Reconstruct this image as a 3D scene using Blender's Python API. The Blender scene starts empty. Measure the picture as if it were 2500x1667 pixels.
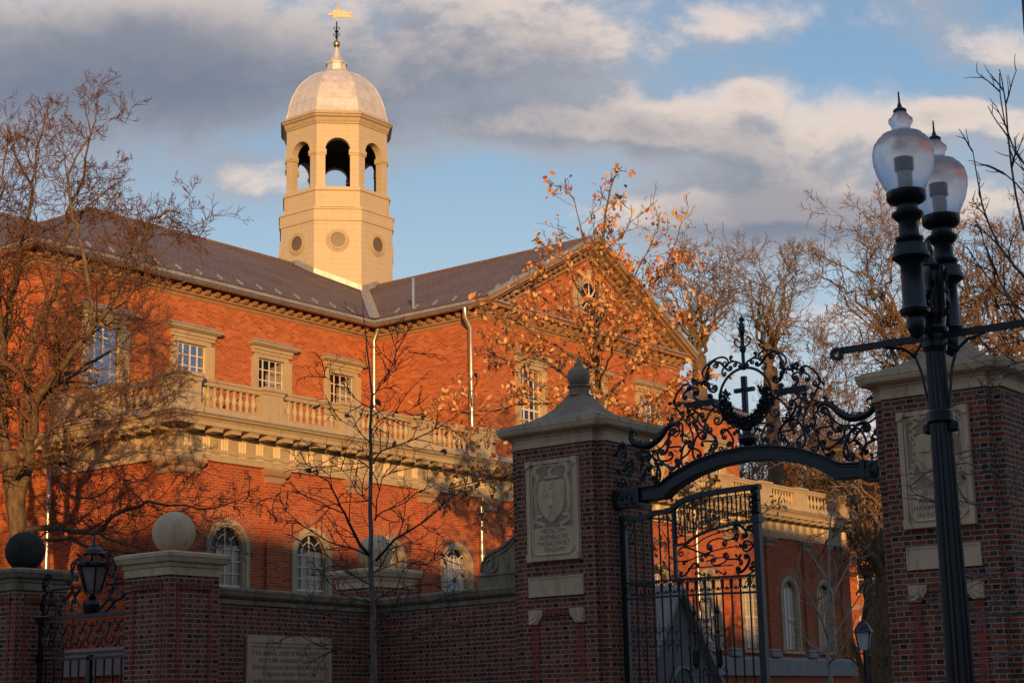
import bpy, math, random
from math import sin, cos, pi, radians, sqrt, atan2
from mathutils import Vector, Matrix
from mathutils.geometry import tessellate_polygon
sc = bpy.context.scene
COL = sc.collection
# ------------------------------------------------------------------ camera
FPX = 4070.4; YAW = radians(37.445); PIT = radians(12.441); ROLL = radians(-1.26)
CAM = Vector((0, 0, 1.6))
FW = Vector((cos(YAW)*cos(PIT), sin(YAW)*cos(PIT), sin(PIT)))
_r = FW.cross(Vector((0, 0, 1))).normalized(); _u = _r.cross(FW)
RT = _r*cos(ROLL)+_u*sin(ROLL); UP = -_r*sin(ROLL)+_u*cos(ROLL)
cd = bpy.data.cameras.new('camera'); cam = bpy.data.objects.new('camera', cd); COL.objects.link(cam)
cd.sensor_width = 36; cd.lens = FPX*36/2500; cd.clip_end = 6000; cd.clip_start = .1
cam.matrix_world = Matrix(((RT.x, UP.x, -FW.x, CAM.x), (RT.y, UP.y, -FW.y, CAM.y), (RT.z, UP.z, -FW.z, CAM.z), (0, 0, 0, 1)))
sc.camera = cam
def at(px, py, D):          # point at photo position and depth in metres along the view axis
    d = FW*FPX+RT*(px-1250)-UP*(py-833.5)
    return CAM+d*(D/FPX)
# ------------------------------------------------------------------ light, sky
SUN_AZ = radians(225)      # direction towards the sun in plan (x,y)
SUN_EL = radians(5.5)
sd = Vector((cos(SUN_AZ)*cos(SUN_EL), sin(SUN_AZ)*cos(SUN_EL), sin(SUN_EL)))
sl = bpy.data.lights.new('sun', 'SUN'); sl.energy = 5.0; sl.angle = radians(.55); sl.color = (1, .55, .20)
so = bpy.data.objects.new('sun', sl); COL.objects.link(so); so.rotation_euler = sd.to_track_quat('Z', 'Y').to_euler()
sc.view_settings.view_transform = 'Standard'; sc.view_settings.look = 'None'; sc.view_settings.gamma = 1
sc.view_settings.exposure = 0.15
W = bpy.data.worlds.new('World'); sc.world = W; W.use_nodes = True
nt = W.node_tree; nt.nodes.clear()
class N:
    """tiny node helper"""
    def __init__(s, nt): s.nt = nt
    def n(s, t, **k):
        o = s.nt.nodes.new(t)
        for a, b in k.items(): setattr(o, a, b)
        return o
    def l(s, a, b): s.nt.links.new(a, b)
    def m(s, op, a, b=None, c=None, clamp=False):
        o = s.n('ShaderNodeMath', operation=op, use_clamp=clamp)
        for i, v in enumerate((a, b, c)):
            if v is None: continue
            if isinstance(v, (int, float)): o.inputs[i].default_value = v
            else: s.l(v, o.inputs[i])
        return o.outputs[0]
    def mix(s, f, a, b, bt='MIX'):
        o = s.n('ShaderNodeMix', data_type='RGBA', blend_type=bt)
        for i, v in ((0, f), (6, a), (7, b)):
            if isinstance(v, (int, float)): o.inputs[i].default_value = v
            elif isinstance(v, tuple): o.inputs[i].default_value = (*v, 1)
            else: s.l(v, o.inputs[i])
        return o.outputs[2]
    def ramp(s, f, pts):
        o = s.n('ShaderNodeValToRGB'); e = o.color_ramp.elements
        while len(e) > 1: e.remove(e[-1])
        e[0].position = pts[0][0]; e[0].color = (*pts[0][1], 1)
        for p, c in pts[1:]:
            x = e.new(p); x.color = (*c, 1)
        s.l(f, o.inputs[0]); return o.outputs[0]
    def noise(s, vec, scale, detail=4, rough=.55, dist=0.0, dim='3D'):
        o = s.n('ShaderNodeTexNoise', noise_dimensions=dim)
        o.inputs['Scale'].default_value = scale; o.inputs['Detail'].default_value = detail
        o.inputs['Roughness'].default_value = rough; o.inputs['Distortion'].default_value = dist
        if vec is not None: s.l(vec, o.inputs['Vector'])
        return o.outputs[0]
w = N(nt)
sky = w.n('ShaderNodeTexSky', sky_type='NISHITA', sun_disc=False); sky.sun_elevation = SUN_EL
sky.sun_rotation = pi/2-SUN_AZ; sky.air_density = 1.0; sky.dust_density = .6; sky.ozone_density = 2.5
tc = w.n('ShaderNodeTexCoord'); DIR = tc.outputs['Generated']
def wdot(v):
    o = w.n('ShaderNodeVectorMath', operation='DOT_PRODUCT'); w.l(DIR, o.inputs[0]); o.inputs[1].default_value = v; return o.outputs['Value']
F0 = Vector((cos(YAW), sin(YAW), 0)); R0 = Vector((sin(YAW), -cos(YAW), 0))
dz = wdot((0, 0, 1)); df = w.m('MAXIMUM', wdot(F0), .08); dr = wdot(R0)
AZ = w.m('DIVIDE', dr, df)              # tangent of azimuth from the compass bearing of the gate
EL = w.m('DIVIDE', dz, df)
def blob(px, py, sx, sy, amp):          # a bank of cloud (or a hole in it) at a compass bearing / elevation
    d = at(px*1.063, py*1.063, 1)-CAM; f = d.dot(F0); a0 = d.dot(R0)/f; e0 = d.z/f
    k = 1.063/FPX
    return (a0, e0, sx*k, sy*k, amp)
BL = [blob(250, 120, 560, 170, .62), blob(760, 210, 420, 150, .38), blob(1250, 90, 300, 130, .42), blob(60, 330, 250, 180, .30),
      blob(1350, 290, 400, 60, .40), blob(1720, 60, 130, 60, .38), blob(1950, 320, 480, 80, .42), blob(1900, 490, 560, 75, .85),
      blob(1720, 210, 90, 40, .35), blob(560, 420, 120, 60, .30), blob(2300, 120, 130, 60, .30), blob(2200, 260, 160, 50, .30),
      blob(1080, 520, 260, 90, -.55), blob(2000, 160, 260, 90, -.30), blob(1000, 400, 160, 50, -.12), blob(1640, 650, 500, 50, -.35), blob(520, 560, 160, 50, -.2), blob(600, 330, 130, 40, -.12)]
def density(dv):
    el = w.m('ADD', EL, dv) if dv else EL
    cv = w.n('ShaderNodeCombineXYZ'); w.l(AZ, cv.inputs[0]); w.l(w.m('MULTIPLY', el, 1.45), cv.inputs[1]); cv.inputs[2].default_value = 3.3
    n1 = w.noise(cv.outputs[0], 9.0, 9, .62, .2)
    n2 = w.noise(cv.outputs[0], 22, 5, .6)
    acc = w.m('ADD', w.m('MULTIPLY', n1, 1.5), w.m('MULTIPLY', n2, .28))
    for a0, e0, sx, sy, amp in BL:
        x = w.m('DIVIDE', w.m('SUBTRACT', AZ, a0), sx); y = w.m('DIVIDE', w.m('SUBTRACT', el, e0), sy)
        r2 = w.m('ADD', w.m('MULTIPLY', x, x), w.m('MULTIPLY', y, y))
        g = w.m('EXPONENT', w.m('MULTIPLY', r2, -.8))
        acc = w.m('ADD', acc, w.m('MULTIPLY', g, amp))
    return acc
den = density(0); den2 = density(.022)
cover = w.n('ShaderNodeMapRange', interpolation_type='SMOOTHSTEP'); w.l(den, cover.inputs[0]); cover.inputs[1].default_value = .72; cover.inputs[2].default_value = 1.36
lit = w.n('ShaderNodeMapRange', interpolation_type='SMOOTHSTEP'); w.l(w.m('SUBTRACT', den, den2), lit.inputs[0]); lit.inputs[1].default_value = -.06; lit.inputs[2].default_value = .27
# darker grey to the left (thick bank), paler to the right
thick = w.n('ShaderNodeMapRange', interpolation_type='SMOOTHSTEP'); w.l(den, thick.inputs[0]); thick.inputs[1].default_value = 1.1; thick.inputs[2].default_value = 1.75
grey = w.mix(thick.outputs[0], (3.1, 3.15, 3.45), (1.55, 1.72, 2.2))
dkx = 0.0
for a0, e0, sx, sy, amp in [blob(150, 150, 620, 190, .95), blob(780, 200, 420, 120, .45), blob(1900, 560, 500, 60, .35)]:
    x = w.m('DIVIDE', w.m('SUBTRACT', AZ, a0), sx); y = w.m('DIVIDE', w.m('SUBTRACT', EL, e0), sy)
    dkx = w.m('ADD', w.m('MULTIPLY', w.m('EXPONENT', w.m('MULTIPLY', w.m('ADD', w.m('MULTIPLY', x, x), w.m('MULTIPLY', y, y)), -.8)), amp), dkx)
DK = w.m('MINIMUM', dkx, 1.0); grey = w.mix(w.m('MULTIPLY', DK, .75), grey, (1.35, 1.55, 2.05))
ccol = w.mix(w.m('MULTIPLY', w.m('MULTIPLY', lit.outputs[0], w.m('SUBTRACT', 1.0, w.m('MULTIPLY', DK, .8))), w.m('SUBTRACT', 1.0, w.m('MULTIPLY', thick.outputs[0], .75))), grey, (6.6, 5.35, 4.5))
skc = w.mix(1.0, sky.outputs[0], (1.0, 1.0, 1.0), 'MULTIPLY')
# ceiling of clear-sky colour: a thin, even veil so the low-sun sky keeps its pale blue near the horizon
elr = w.ramp(w.m('MULTIPLY', EL, 1.6, clamp=True), [(0, (5.6, 5.7, 5.8)), (.22, (4.8, 5.5, 6.0)), (.42, (3.5, 4.7, 5.7)), (.6, (2.2, 3.6, 5.2)), (.75, (1.7, 3.0, 4.8)), (1, (1.3, 2.4, 4.2))])
skc = w.mix(.78, skc, elr)
fin = w.mix(w.m('MULTIPLY', cover.outputs[0], .93), skc, ccol)
low = w.n('ShaderNodeMapRange'); w.l(dz, low.inputs[0]); low.inputs[1].default_value = -.03; low.inputs[2].default_value = .0
fin = w.mix(low.outputs[0], (1.2, 1.0, .9), fin)
bg = w.n('ShaderNodeBackground'); bg.inputs[1].default_value = .122; w.l(fin, bg.inputs[0])
wo = w.n('ShaderNodeOutputWorld'); w.l(bg.outputs[0], wo.inputs[0])
# ------------------------------------------------------------------ materials
def mat(name, rough=.6, metal=0.0, spec=.4):
    m = bpy.data.materials.new(name); m.use_nodes = True; t = m.node_tree
    b = t.nodes['Principled BSDF']; b.inputs['Roughness'].default_value = rough; b.inputs['Metallic'].default_value = metal
    b.inputs['Specular IOR Level'].default_value = spec
    return m, N(t), b
def bump(n, b, h, dist=.01, st=.6):
    o = n.n('ShaderNodeBump'); o.inputs['Distance'].default_value = dist; o.inputs['Strength'].default_value = st
    n.l(h, o.inputs['Height']); n.l(o.outputs[0], b.inputs['Normal'])
def stone(name, c1, c2, sc_=3.0, rough=.85, stain=None, metal=0.0, fine=30, bmp=.004, spec=.25):
    m, n, b = mat(name, rough, metal, spec)
    t = n.n('ShaderNodeTexCoord').outputs['Object']
    a = n.noise(t, sc_, 6, .6, .4); f = n.noise(t, fine, 4, .6)
    col = n.mix(n.ramp(a, [(.35, (0, 0, 0)), (.65, (1, 1, 1))]), c1, c2)
    col = n.mix(n.m('MULTIPLY', f, .35), col, tuple(x*.6 for x in c1))
    if stain:
        mp = n.n('ShaderNodeMapping'); n.l(t, mp.inputs[0]); mp.inputs['Scale'].default_value = (5, 5, .9)
        s = n.noise(mp.outputs[0], 1.3, 6, .65, .3)
        col = n.mix(n.ramp(s, [(.5, (0, 0, 0)), (.72, (.8, .8, .8))]), col, stain)
    n.l(col, b.inputs['Base Color']); bump(n, b, f, bmp, .5); return m
def brick(name, course, period, header_dark, cols, mortar, mw=.011, bond='flemish', rough=.85, patch=None):
    """bricks laid in UV metres: rows 'course' high, period = stretcher+header"""
    m, n, b = mat(name, rough, 0, .2)
    uv = n.n('ShaderNodeUVMap').outputs[0]
    jt = n.n('ShaderNodeTexNoise'); jt.inputs['Scale'].default_value = 3.5; n.l(uv, jt.inputs['Vector'])
    sp = n.n('ShaderNodeSeparateXYZ'); n.l(uv, sp.inputs[0]); u, v = sp.outputs[0], sp.outputs[1]
    v = n.m('ADD', v, n.m('MULTIPLY', n.m('SUBTRACT', jt.outputs[0], .5), .012))
    rv = n.m('DIVIDE', v, course); row = n.m('FLOOR', rv); fv = n.m('SUBTRACT', rv, row)
    par = n.m('MODULO', n.m('ADD', row, 1000), 2)
    if bond == 'flemish':
        jit = n.n('ShaderNodeTexWhiteNoise', noise_dimensions='1D'); n.l(row, jit.inputs['W'])
        uu = n.m('ADD', n.m('DIVIDE', u, period), n.m('ADD', n.m('MULTIPLY', par, .5), n.m('MULTIPLY', jit.outputs['Value'], .10)))
        cell = n.m('FLOOR', uu); fu = n.m('SUBTRACT', uu, cell)
        head = n.m('GREATER_THAN', fu, .665)
        du1 = n.m('MINIMUM', fu, n.m('SUBTRACT', 1.0, fu)); du2 = n.m('ABSOLUTE', n.m('SUBTRACT', fu, .665))
        du = n.m('MULTIPLY', n.m('MINIMUM', du1, du2), period)
    else:
        jit = n.n('ShaderNodeTexWhiteNoise', noise_dimensions='1D'); n.l(row, jit.inputs['W'])
        uu = n.m('ADD', n.m('DIVIDE', u, period), n.m('ADD', n.m('MULTIPLY', par, .5), n.m('MULTIPLY', jit.outputs['Value'], .2)))
        cell = n.m('FLOOR', uu); fu = n.m('SUBTRACT', uu, cell); head = None
        du = n.m('MULTIPLY', n.m('MINIMUM', fu, n.m('SUBTRACT', 1.0, fu)), period)
    dv = n.m('MULTIPLY', n.m('MINIMUM', fv, n.m('SUBTRACT', 1.0, fv)), course)
    ed = n.m('MINIMUM', du, dv)
    mr = n.n('ShaderNodeMapRange', interpolation_type='SMOOTHSTEP'); n.l(ed, mr.inputs[0]); mr.inputs[1].default_value = mw*.35; mr.inputs[2].default_value = mw*.75
    isb = mr.outputs[0]
    cid = n.n('ShaderNodeCombineXYZ'); n.l(n.m('ADD', n.m('MULTIPLY', cell, 2.0), head if head is not None else 0.0), cid.inputs[0]); n.l(row, cid.inputs[1])
    wn = n.n('ShaderNodeTexWhiteNoise', noise_dimensions='2D'); n.l(cid.outputs[0], wn.inputs['Vector'])
    big = n.noise(uv, .8, 5, .6)
    val = n.m('ADD', n.m('MULTIPLY', wn.outputs['Value'], .8), n.m('MULTIPLY', big, .2))
    c = n.ramp(val, cols)
    if head is not None and header_dark:
        sx = n.n('ShaderNodeSeparateColor'); n.l(wn.outputs['Color'], sx.inputs[0])
        dk = n.ramp(sx.outputs[1], [(0, (.012, .014, .02)), (.3, (.03, .028, .028)), (.55, (.085, .07, .05)), (.75, (.10, .045, .03)), (1, (.16, .05, .03))])
        c = n.mix(n.m('MULTIPLY', head, header_dark), c, dk)
    fn = n.noise(uv, 45, 4, .65)
    c = n.mix(n.m('MULTIPLY', fn, .45), c, n.mix(1.0, c, (.45, .42, .42), 'MULTIPLY'))
    if patch:
        pn = n.noise(uv, .5, 5, .6, .5)
        c = n.mix(n.ramp(pn, [(.48, (0, 0, 0)), (.7, (.55, .55, .55))]), c, patch)
    mcol = n.mix(n.m('MULTIPLY', n.noise(uv, 9, 4), .7), mortar, tuple(x*.6 for x in mortar))
    n.l(n.mix(isb, mcol, c), b.inputs['Base Color'])
    bump(n, b, n.m('ADD', isb, n.m('MULTIPLY', fn, .3)), .006, .6)
    return m
M = {}
M['hall_brick'] = brick('hall brick', .0765, .225, 0, [(0, (.22, .042, .016)), (.2, (.36, .082, .024)), (.55, (.47, .112, .030)), (.88, (.55, .155, .046)), (.95, (.34, .06, .02)), (1, (.12, .045, .03))], (.54, .29, .15), .011, 'running', patch=(.30, .055, .022))
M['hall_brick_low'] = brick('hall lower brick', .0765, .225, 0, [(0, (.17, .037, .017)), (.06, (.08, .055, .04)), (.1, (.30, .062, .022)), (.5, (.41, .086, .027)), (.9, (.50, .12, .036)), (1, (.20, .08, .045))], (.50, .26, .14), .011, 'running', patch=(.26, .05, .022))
M['gate_brick'] = brick('gate brick', .071, .335, .9, [(0, (.085, .03, .02)), (.3, (.20, .05, .03)), (.7, (.31, .072, .04)), (1, (.42, .10, .05))], (.37, .29, .195), .014)
M['red_brick'] = brick('red gate brick', .071, .23, 0, [(0, (.20, .04, .026)), (1, (.38, .075, .04))], (.30, .20, .15), .010, 'running')
M['soldier'] = brick('soldier brick', .075, .21, 0, [(0, (.30, .065, .028)), (1, (.46, .115, .042))], (.56, .34, .2), .012, 'running')
M['trim'] = stone('painted trim', (.47, .37, .225), (.41, .325, .20), 2.0, .6, (.30, .24, .15), fine=12, bmp=.001)
M['timber'] = stone('brown timber', (.34, .20, .10), (.27, .155, .075), 3.0, .7, fine=20)
M['brownstone'] = stone('brownstone', (.40, .25, .15), (.33, .20, .12), 2.0, .85)
M['gatestone'] = stone('gate sandstone', (.70, .485, .29), (.57, .39, .225), 1.6, .9, (.27, .205, .125))
M['capstone'] = stone('weathered cap stone', (.36, .255, .17), (.27, .19, .125), 2.2, .9, (.14, .10, .07))
M['mossy'] = stone('mossy coping stone', (.36, .285, .18), (.19, .15, .09), 2.6, .92, (.07, .06, .04))
M['blackball'] = stone('blackened stone', (.022, .02, .018), (.05, .042, .034), 3.0, .9)
M['greystone'] = stone('grey granite', (.30, .27, .25), (.24, .22, .21), 2.0, .85)
M['lead'] = stone('lead flashing', (.42, .40, .37), (.30, .29, .28), 4.0, .45, (.22, .2, .18), metal=.35, spec=.5)
M['gutter'] = stone('copper alloy gutter', (.50, .46, .38), (.38, .34, .28), 3.0, .38, (.27, .22, .16), metal=.75)
M['pipe'] = stone('zinc downspout', (.72, .66, .58), (.55, .50, .44), 5.0, .3, metal=.85)
M['dome'] = stone('lead dome', (.72, .68, .61), (.58, .55, .50), 2.5, .5, (.40, .37, .34), metal=.25, fine=9)
def iron():
    m, n, b = mat('black wrought iron', .34, 0, .4)
    t = n.n('ShaderNodeTexCoord').outputs['Object']; f = n.noise(t, 60, 4, .6)
    n.l(n.mix(f, (.005, .006, .008), (.016, .018, .022)), b.inputs['Base Color'])
    n.l(n.m('ADD', n.m('MULTIPLY', f, .3), .18), b.inputs['Roughness']); bump(n, b, f, .002, .4); return m
M['iron'] = iron()
def gold():
    m, n, b = mat('gilding', .3, 1.0); t = n.n('ShaderNodeTexCoord').outputs['Object']
    n.l(n.mix(n.noise(t, 8, 3), (.85, .55, .2), (.62, .36, .1)), b.inputs['Base Color']); return m
M['gold'] = gold()
M['vane'] = stone('pale gilt vane', (.75, .62, .42), (.6, .48, .3), 5, .6, metal=.1)
def slate():
    m, n, b = mat('slate', .75, 0, .25); uv = n.n('ShaderNodeUVMap').outputs[0]
    bt = n.n('ShaderNodeTexBrick'); n.l(uv, bt.inputs['Vector']); bt.offset = .5
    bt.inputs['Scale'].default_value = 1; bt.inputs['Brick Width'].default_value = .26; bt.inputs['Row Height'].default_value = .17
    bt.inputs['Mortar Size'].default_value = .008; bt.inputs['Mortar Smooth'].default_value = .4; bt.inputs['Bias'].default_value = 0
    bt.inputs['Color1'].default_value = (.115, .074, .06, 1); bt.inputs['Color2'].default_value = (.19, .122, .096, 1); bt.inputs['Mortar'].default_value = (.022, .015, .014, 1)
    c = n.mix(n.ramp(n.noise(uv, .45, 7, .7), [(.4, (.1, .1, .1)), (.65, (.8, .8, .8))]), bt.outputs[0], (.19, .135, .11))
    sp = n.n('ShaderNodeSeparateXYZ'); n.l(uv, sp.inputs[0])
    saw = n.m('FRACT', n.m('DIVIDE', sp.outputs[1], .17))
    n.l(c, b.inputs['Base Color']); bump(n, b, n.m('ADD', n.m('SUBTRACT', 1.0, saw), n.m('MULTIPLY', bt.outputs['Fac'], -.5)), .015, .8); return m
M['slate'] = slate()
def clap():
    m, n, b = mat('painted boards', .55, 0, .35); t = n.n('ShaderNodeTexCoord').outputs['Object']
    sp = n.n('ShaderNodeSeparateXYZ'); n.l(t, sp.inputs[0]); s = n.m('FRACT', n.m('DIVIDE', sp.outputs[2], .235))
    ln = n.m('LESS_THAN', s, .07); f = n.noise(t, 1.5, 5, .6)
    mp = n.n('ShaderNodeMapping'); n.l(t, mp.inputs[0]); mp.inputs['Scale'].default_value = (4, 4, .5); st = n.noise(mp.outputs[0], 1.6, 6, .65)
    c = n.mix(f, (.52, .425, .28), (.45, .37, .235)); c = n.mix(n.ramp(st, [(.5, (0, 0, 0)), (.75, (.45, .45, .45))]), c, (.34, .27, .17)); c = n.mix(n.m('MULTIPLY', ln, .45), c, (.30, .22, .12))
    n.l(c, b.inputs['Base Color']); bump(n, b, s, .01, .35); return m
M['clap'] = clap()
M['wood_white'] = stone('white sash paint', (.70, .62, .46), (.62, .55, .42), 4, .5)
M['shutter'] = stone('white inner shutter', (.80, .74, .62), (.74, .68, .56), 4, .6)
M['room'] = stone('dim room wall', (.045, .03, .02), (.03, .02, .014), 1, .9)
M['roomwarm'] = stone('warm room shade', (.60, .34, .10), (.42, .22, .06), 1, .9)
M['blind'] = stone('drawn curtain', (.86, .66, .42), (.58, .43, .26), 2.5, .8)
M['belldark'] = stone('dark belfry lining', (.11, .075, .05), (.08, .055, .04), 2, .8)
def glass(name, refl=.35, tint=(.9, .9, .92), tr=.85):
    m = bpy.data.materials.new(name); m.use_nodes = True; t = m.node_tree; t.nodes.clear(); n = N(t)
    co = n.n('ShaderNodeTexCoord').outputs['Object']
    bp = n.n('ShaderNodeBump'); bp.inputs['Distance'].default_value = .02; bp.inputs['Strength'].default_value = .25; n.l(n.noise(co, 4, 3), bp.inputs['Height'])
    g = n.n('ShaderNodeBsdfGlossy'); g.inputs['Roughness'].default_value = .04; g.inputs[0].default_value = (.95, .95, 1, 1); n.l(bp.outputs[0], g.inputs['Normal'])
    tp = n.n('ShaderNodeBsdfTransparent'); tp.inputs[0].default_value = (*tint, 1)
    mx = n.n('ShaderNodeMixShader'); fr = n.n('ShaderNodeFresnel'); fr.inputs[0].default_value = 1.5
    n.l(n.m('ADD', n.m('MULTIPLY', fr.outputs[0], .6 if refl < .1 else 1.2), refl, clamp=True), mx.inputs[0]); n.l(tp.outputs[0], mx.inputs[1]); n.l(g.outputs[0], mx.inputs[2])
    o = n.n('ShaderNodeOutputMaterial'); n.l(mx.outputs[0], o.inputs[0]); return m
M['glass'] = glass('window glass', .02)
M['glass_sky'] = glass('window glass reflecting', .35)
def frosted():
    m, n, b = mat('ribbed lamp globe', .35, 0, .5); b.inputs['Base Color'].default_value = (.85, .86, .9, 1)
    b.inputs['Transmission Weight'].default_value = .72; b.inputs['IOR'].default_value = 1.15; b.inputs['Roughness'].default_value = .34
    t = n.n('ShaderNodeTexCoord').outputs['Object']; n.l(n.mix(n.noise(t, 40, 3), (.78, .79, .84), (.9, .9, .94)), b.inputs['Base Color'])
    bump(n, b, n.noise(t, 90, 2), .003, .5); return m
M['globe'] = frosted()
M['lampglass'] = stone('grimy lantern glass', (.30, .23, .20), (.18, .13, .11), 6, .35)
def bark(name, c1, c2, sc_=12):
    m, n, b = mat(name, .9, 0, .15); t = n.n('ShaderNodeTexCoord').outputs['Object']
    mp = n.n('ShaderNodeMapping'); n.l(t, mp.inputs[0]); mp.inputs['Scale'].default_value = (1, 1, .35)
    a = n.noise(mp.outputs[0], sc_, 6, .65, .6); n.l(n.mix(n.ramp(a, [(.35, (0, 0, 0)), (.65, (1, 1, 1))]), c1, c2), b.inputs['Base Color']); bump(n, b, a, .02, .8); return m
M['bark'] = bark('tree bark', (.075, .05, .03), (.19, .13, .075))
M['bark_grey'] = bark('grey bark', (.085, .075, .065), (.24, .21, .18), 25)
M['twig_red'] = bark('reddish twigs', (.12, .062, .036), (.17, .088, .05), 3)
M['twig_dark'] = bark('dark twigs', (.045, .035, .03), (.09, .07, .06), 8)
M['twig_pale'] = bark('pale bark', (.36, .32, .28), (.26, .23, .2), 8)
M['twig_gold'] = bark('tan twigs', (.15, .095, .055), (.22, .145, .085), 3)
def leafm(name, cols):
    m, n, b = mat(name, .6, 0, .25); g = n.n('ShaderNodeNewGeometry')
    c = n.ramp(g.outputs['Random Per Island'], cols); n.l(c, b.inputs['Base Color'])
    tl = n.n('ShaderNodeBsdfTranslucent'); n.l(c, tl.inputs[0]); mx = n.n('ShaderNodeMixShader'); mx.inputs[0].default_value = .28
    o = m.node_tree.nodes['Material Output']; n.l(b.outputs[0], mx.inputs[1]); n.l(tl.outputs[0], mx.inputs[2]); n.l(mx.outputs[0], o.inputs[0])
    return m
M['leaf'] = leafm('dry oak leaves', [(0, (.22, .07, .025)), (.2, (.46, .15, .045)), (.45, (.62, .25, .075)), (.7, (.74, .40, .14)), (.9, (.85, .58, .28)), (1, (.3, .12, .05))])
M['leaf_dark'] = leafm('withered leaves', [(0, (.10, .05, .035)), (.5, (.19, .09, .055)), (1, (.30, .17, .11))])
def groundm(name, c1, c2, s):
    return stone(name, c1, c2, s, .95, fine=40)
M['lawn'] = groundm('winter lawn', (.07, .075, .025), (.12, .10, .05), .8)
M['paving'] = groundm('brick path', (.20, .09, .06), (.14, .07, .05), 1.5)
M['asphalt'] = groundm('asphalt', (.05, .05, .05), (.065, .063, .06), 1.0)
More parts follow.
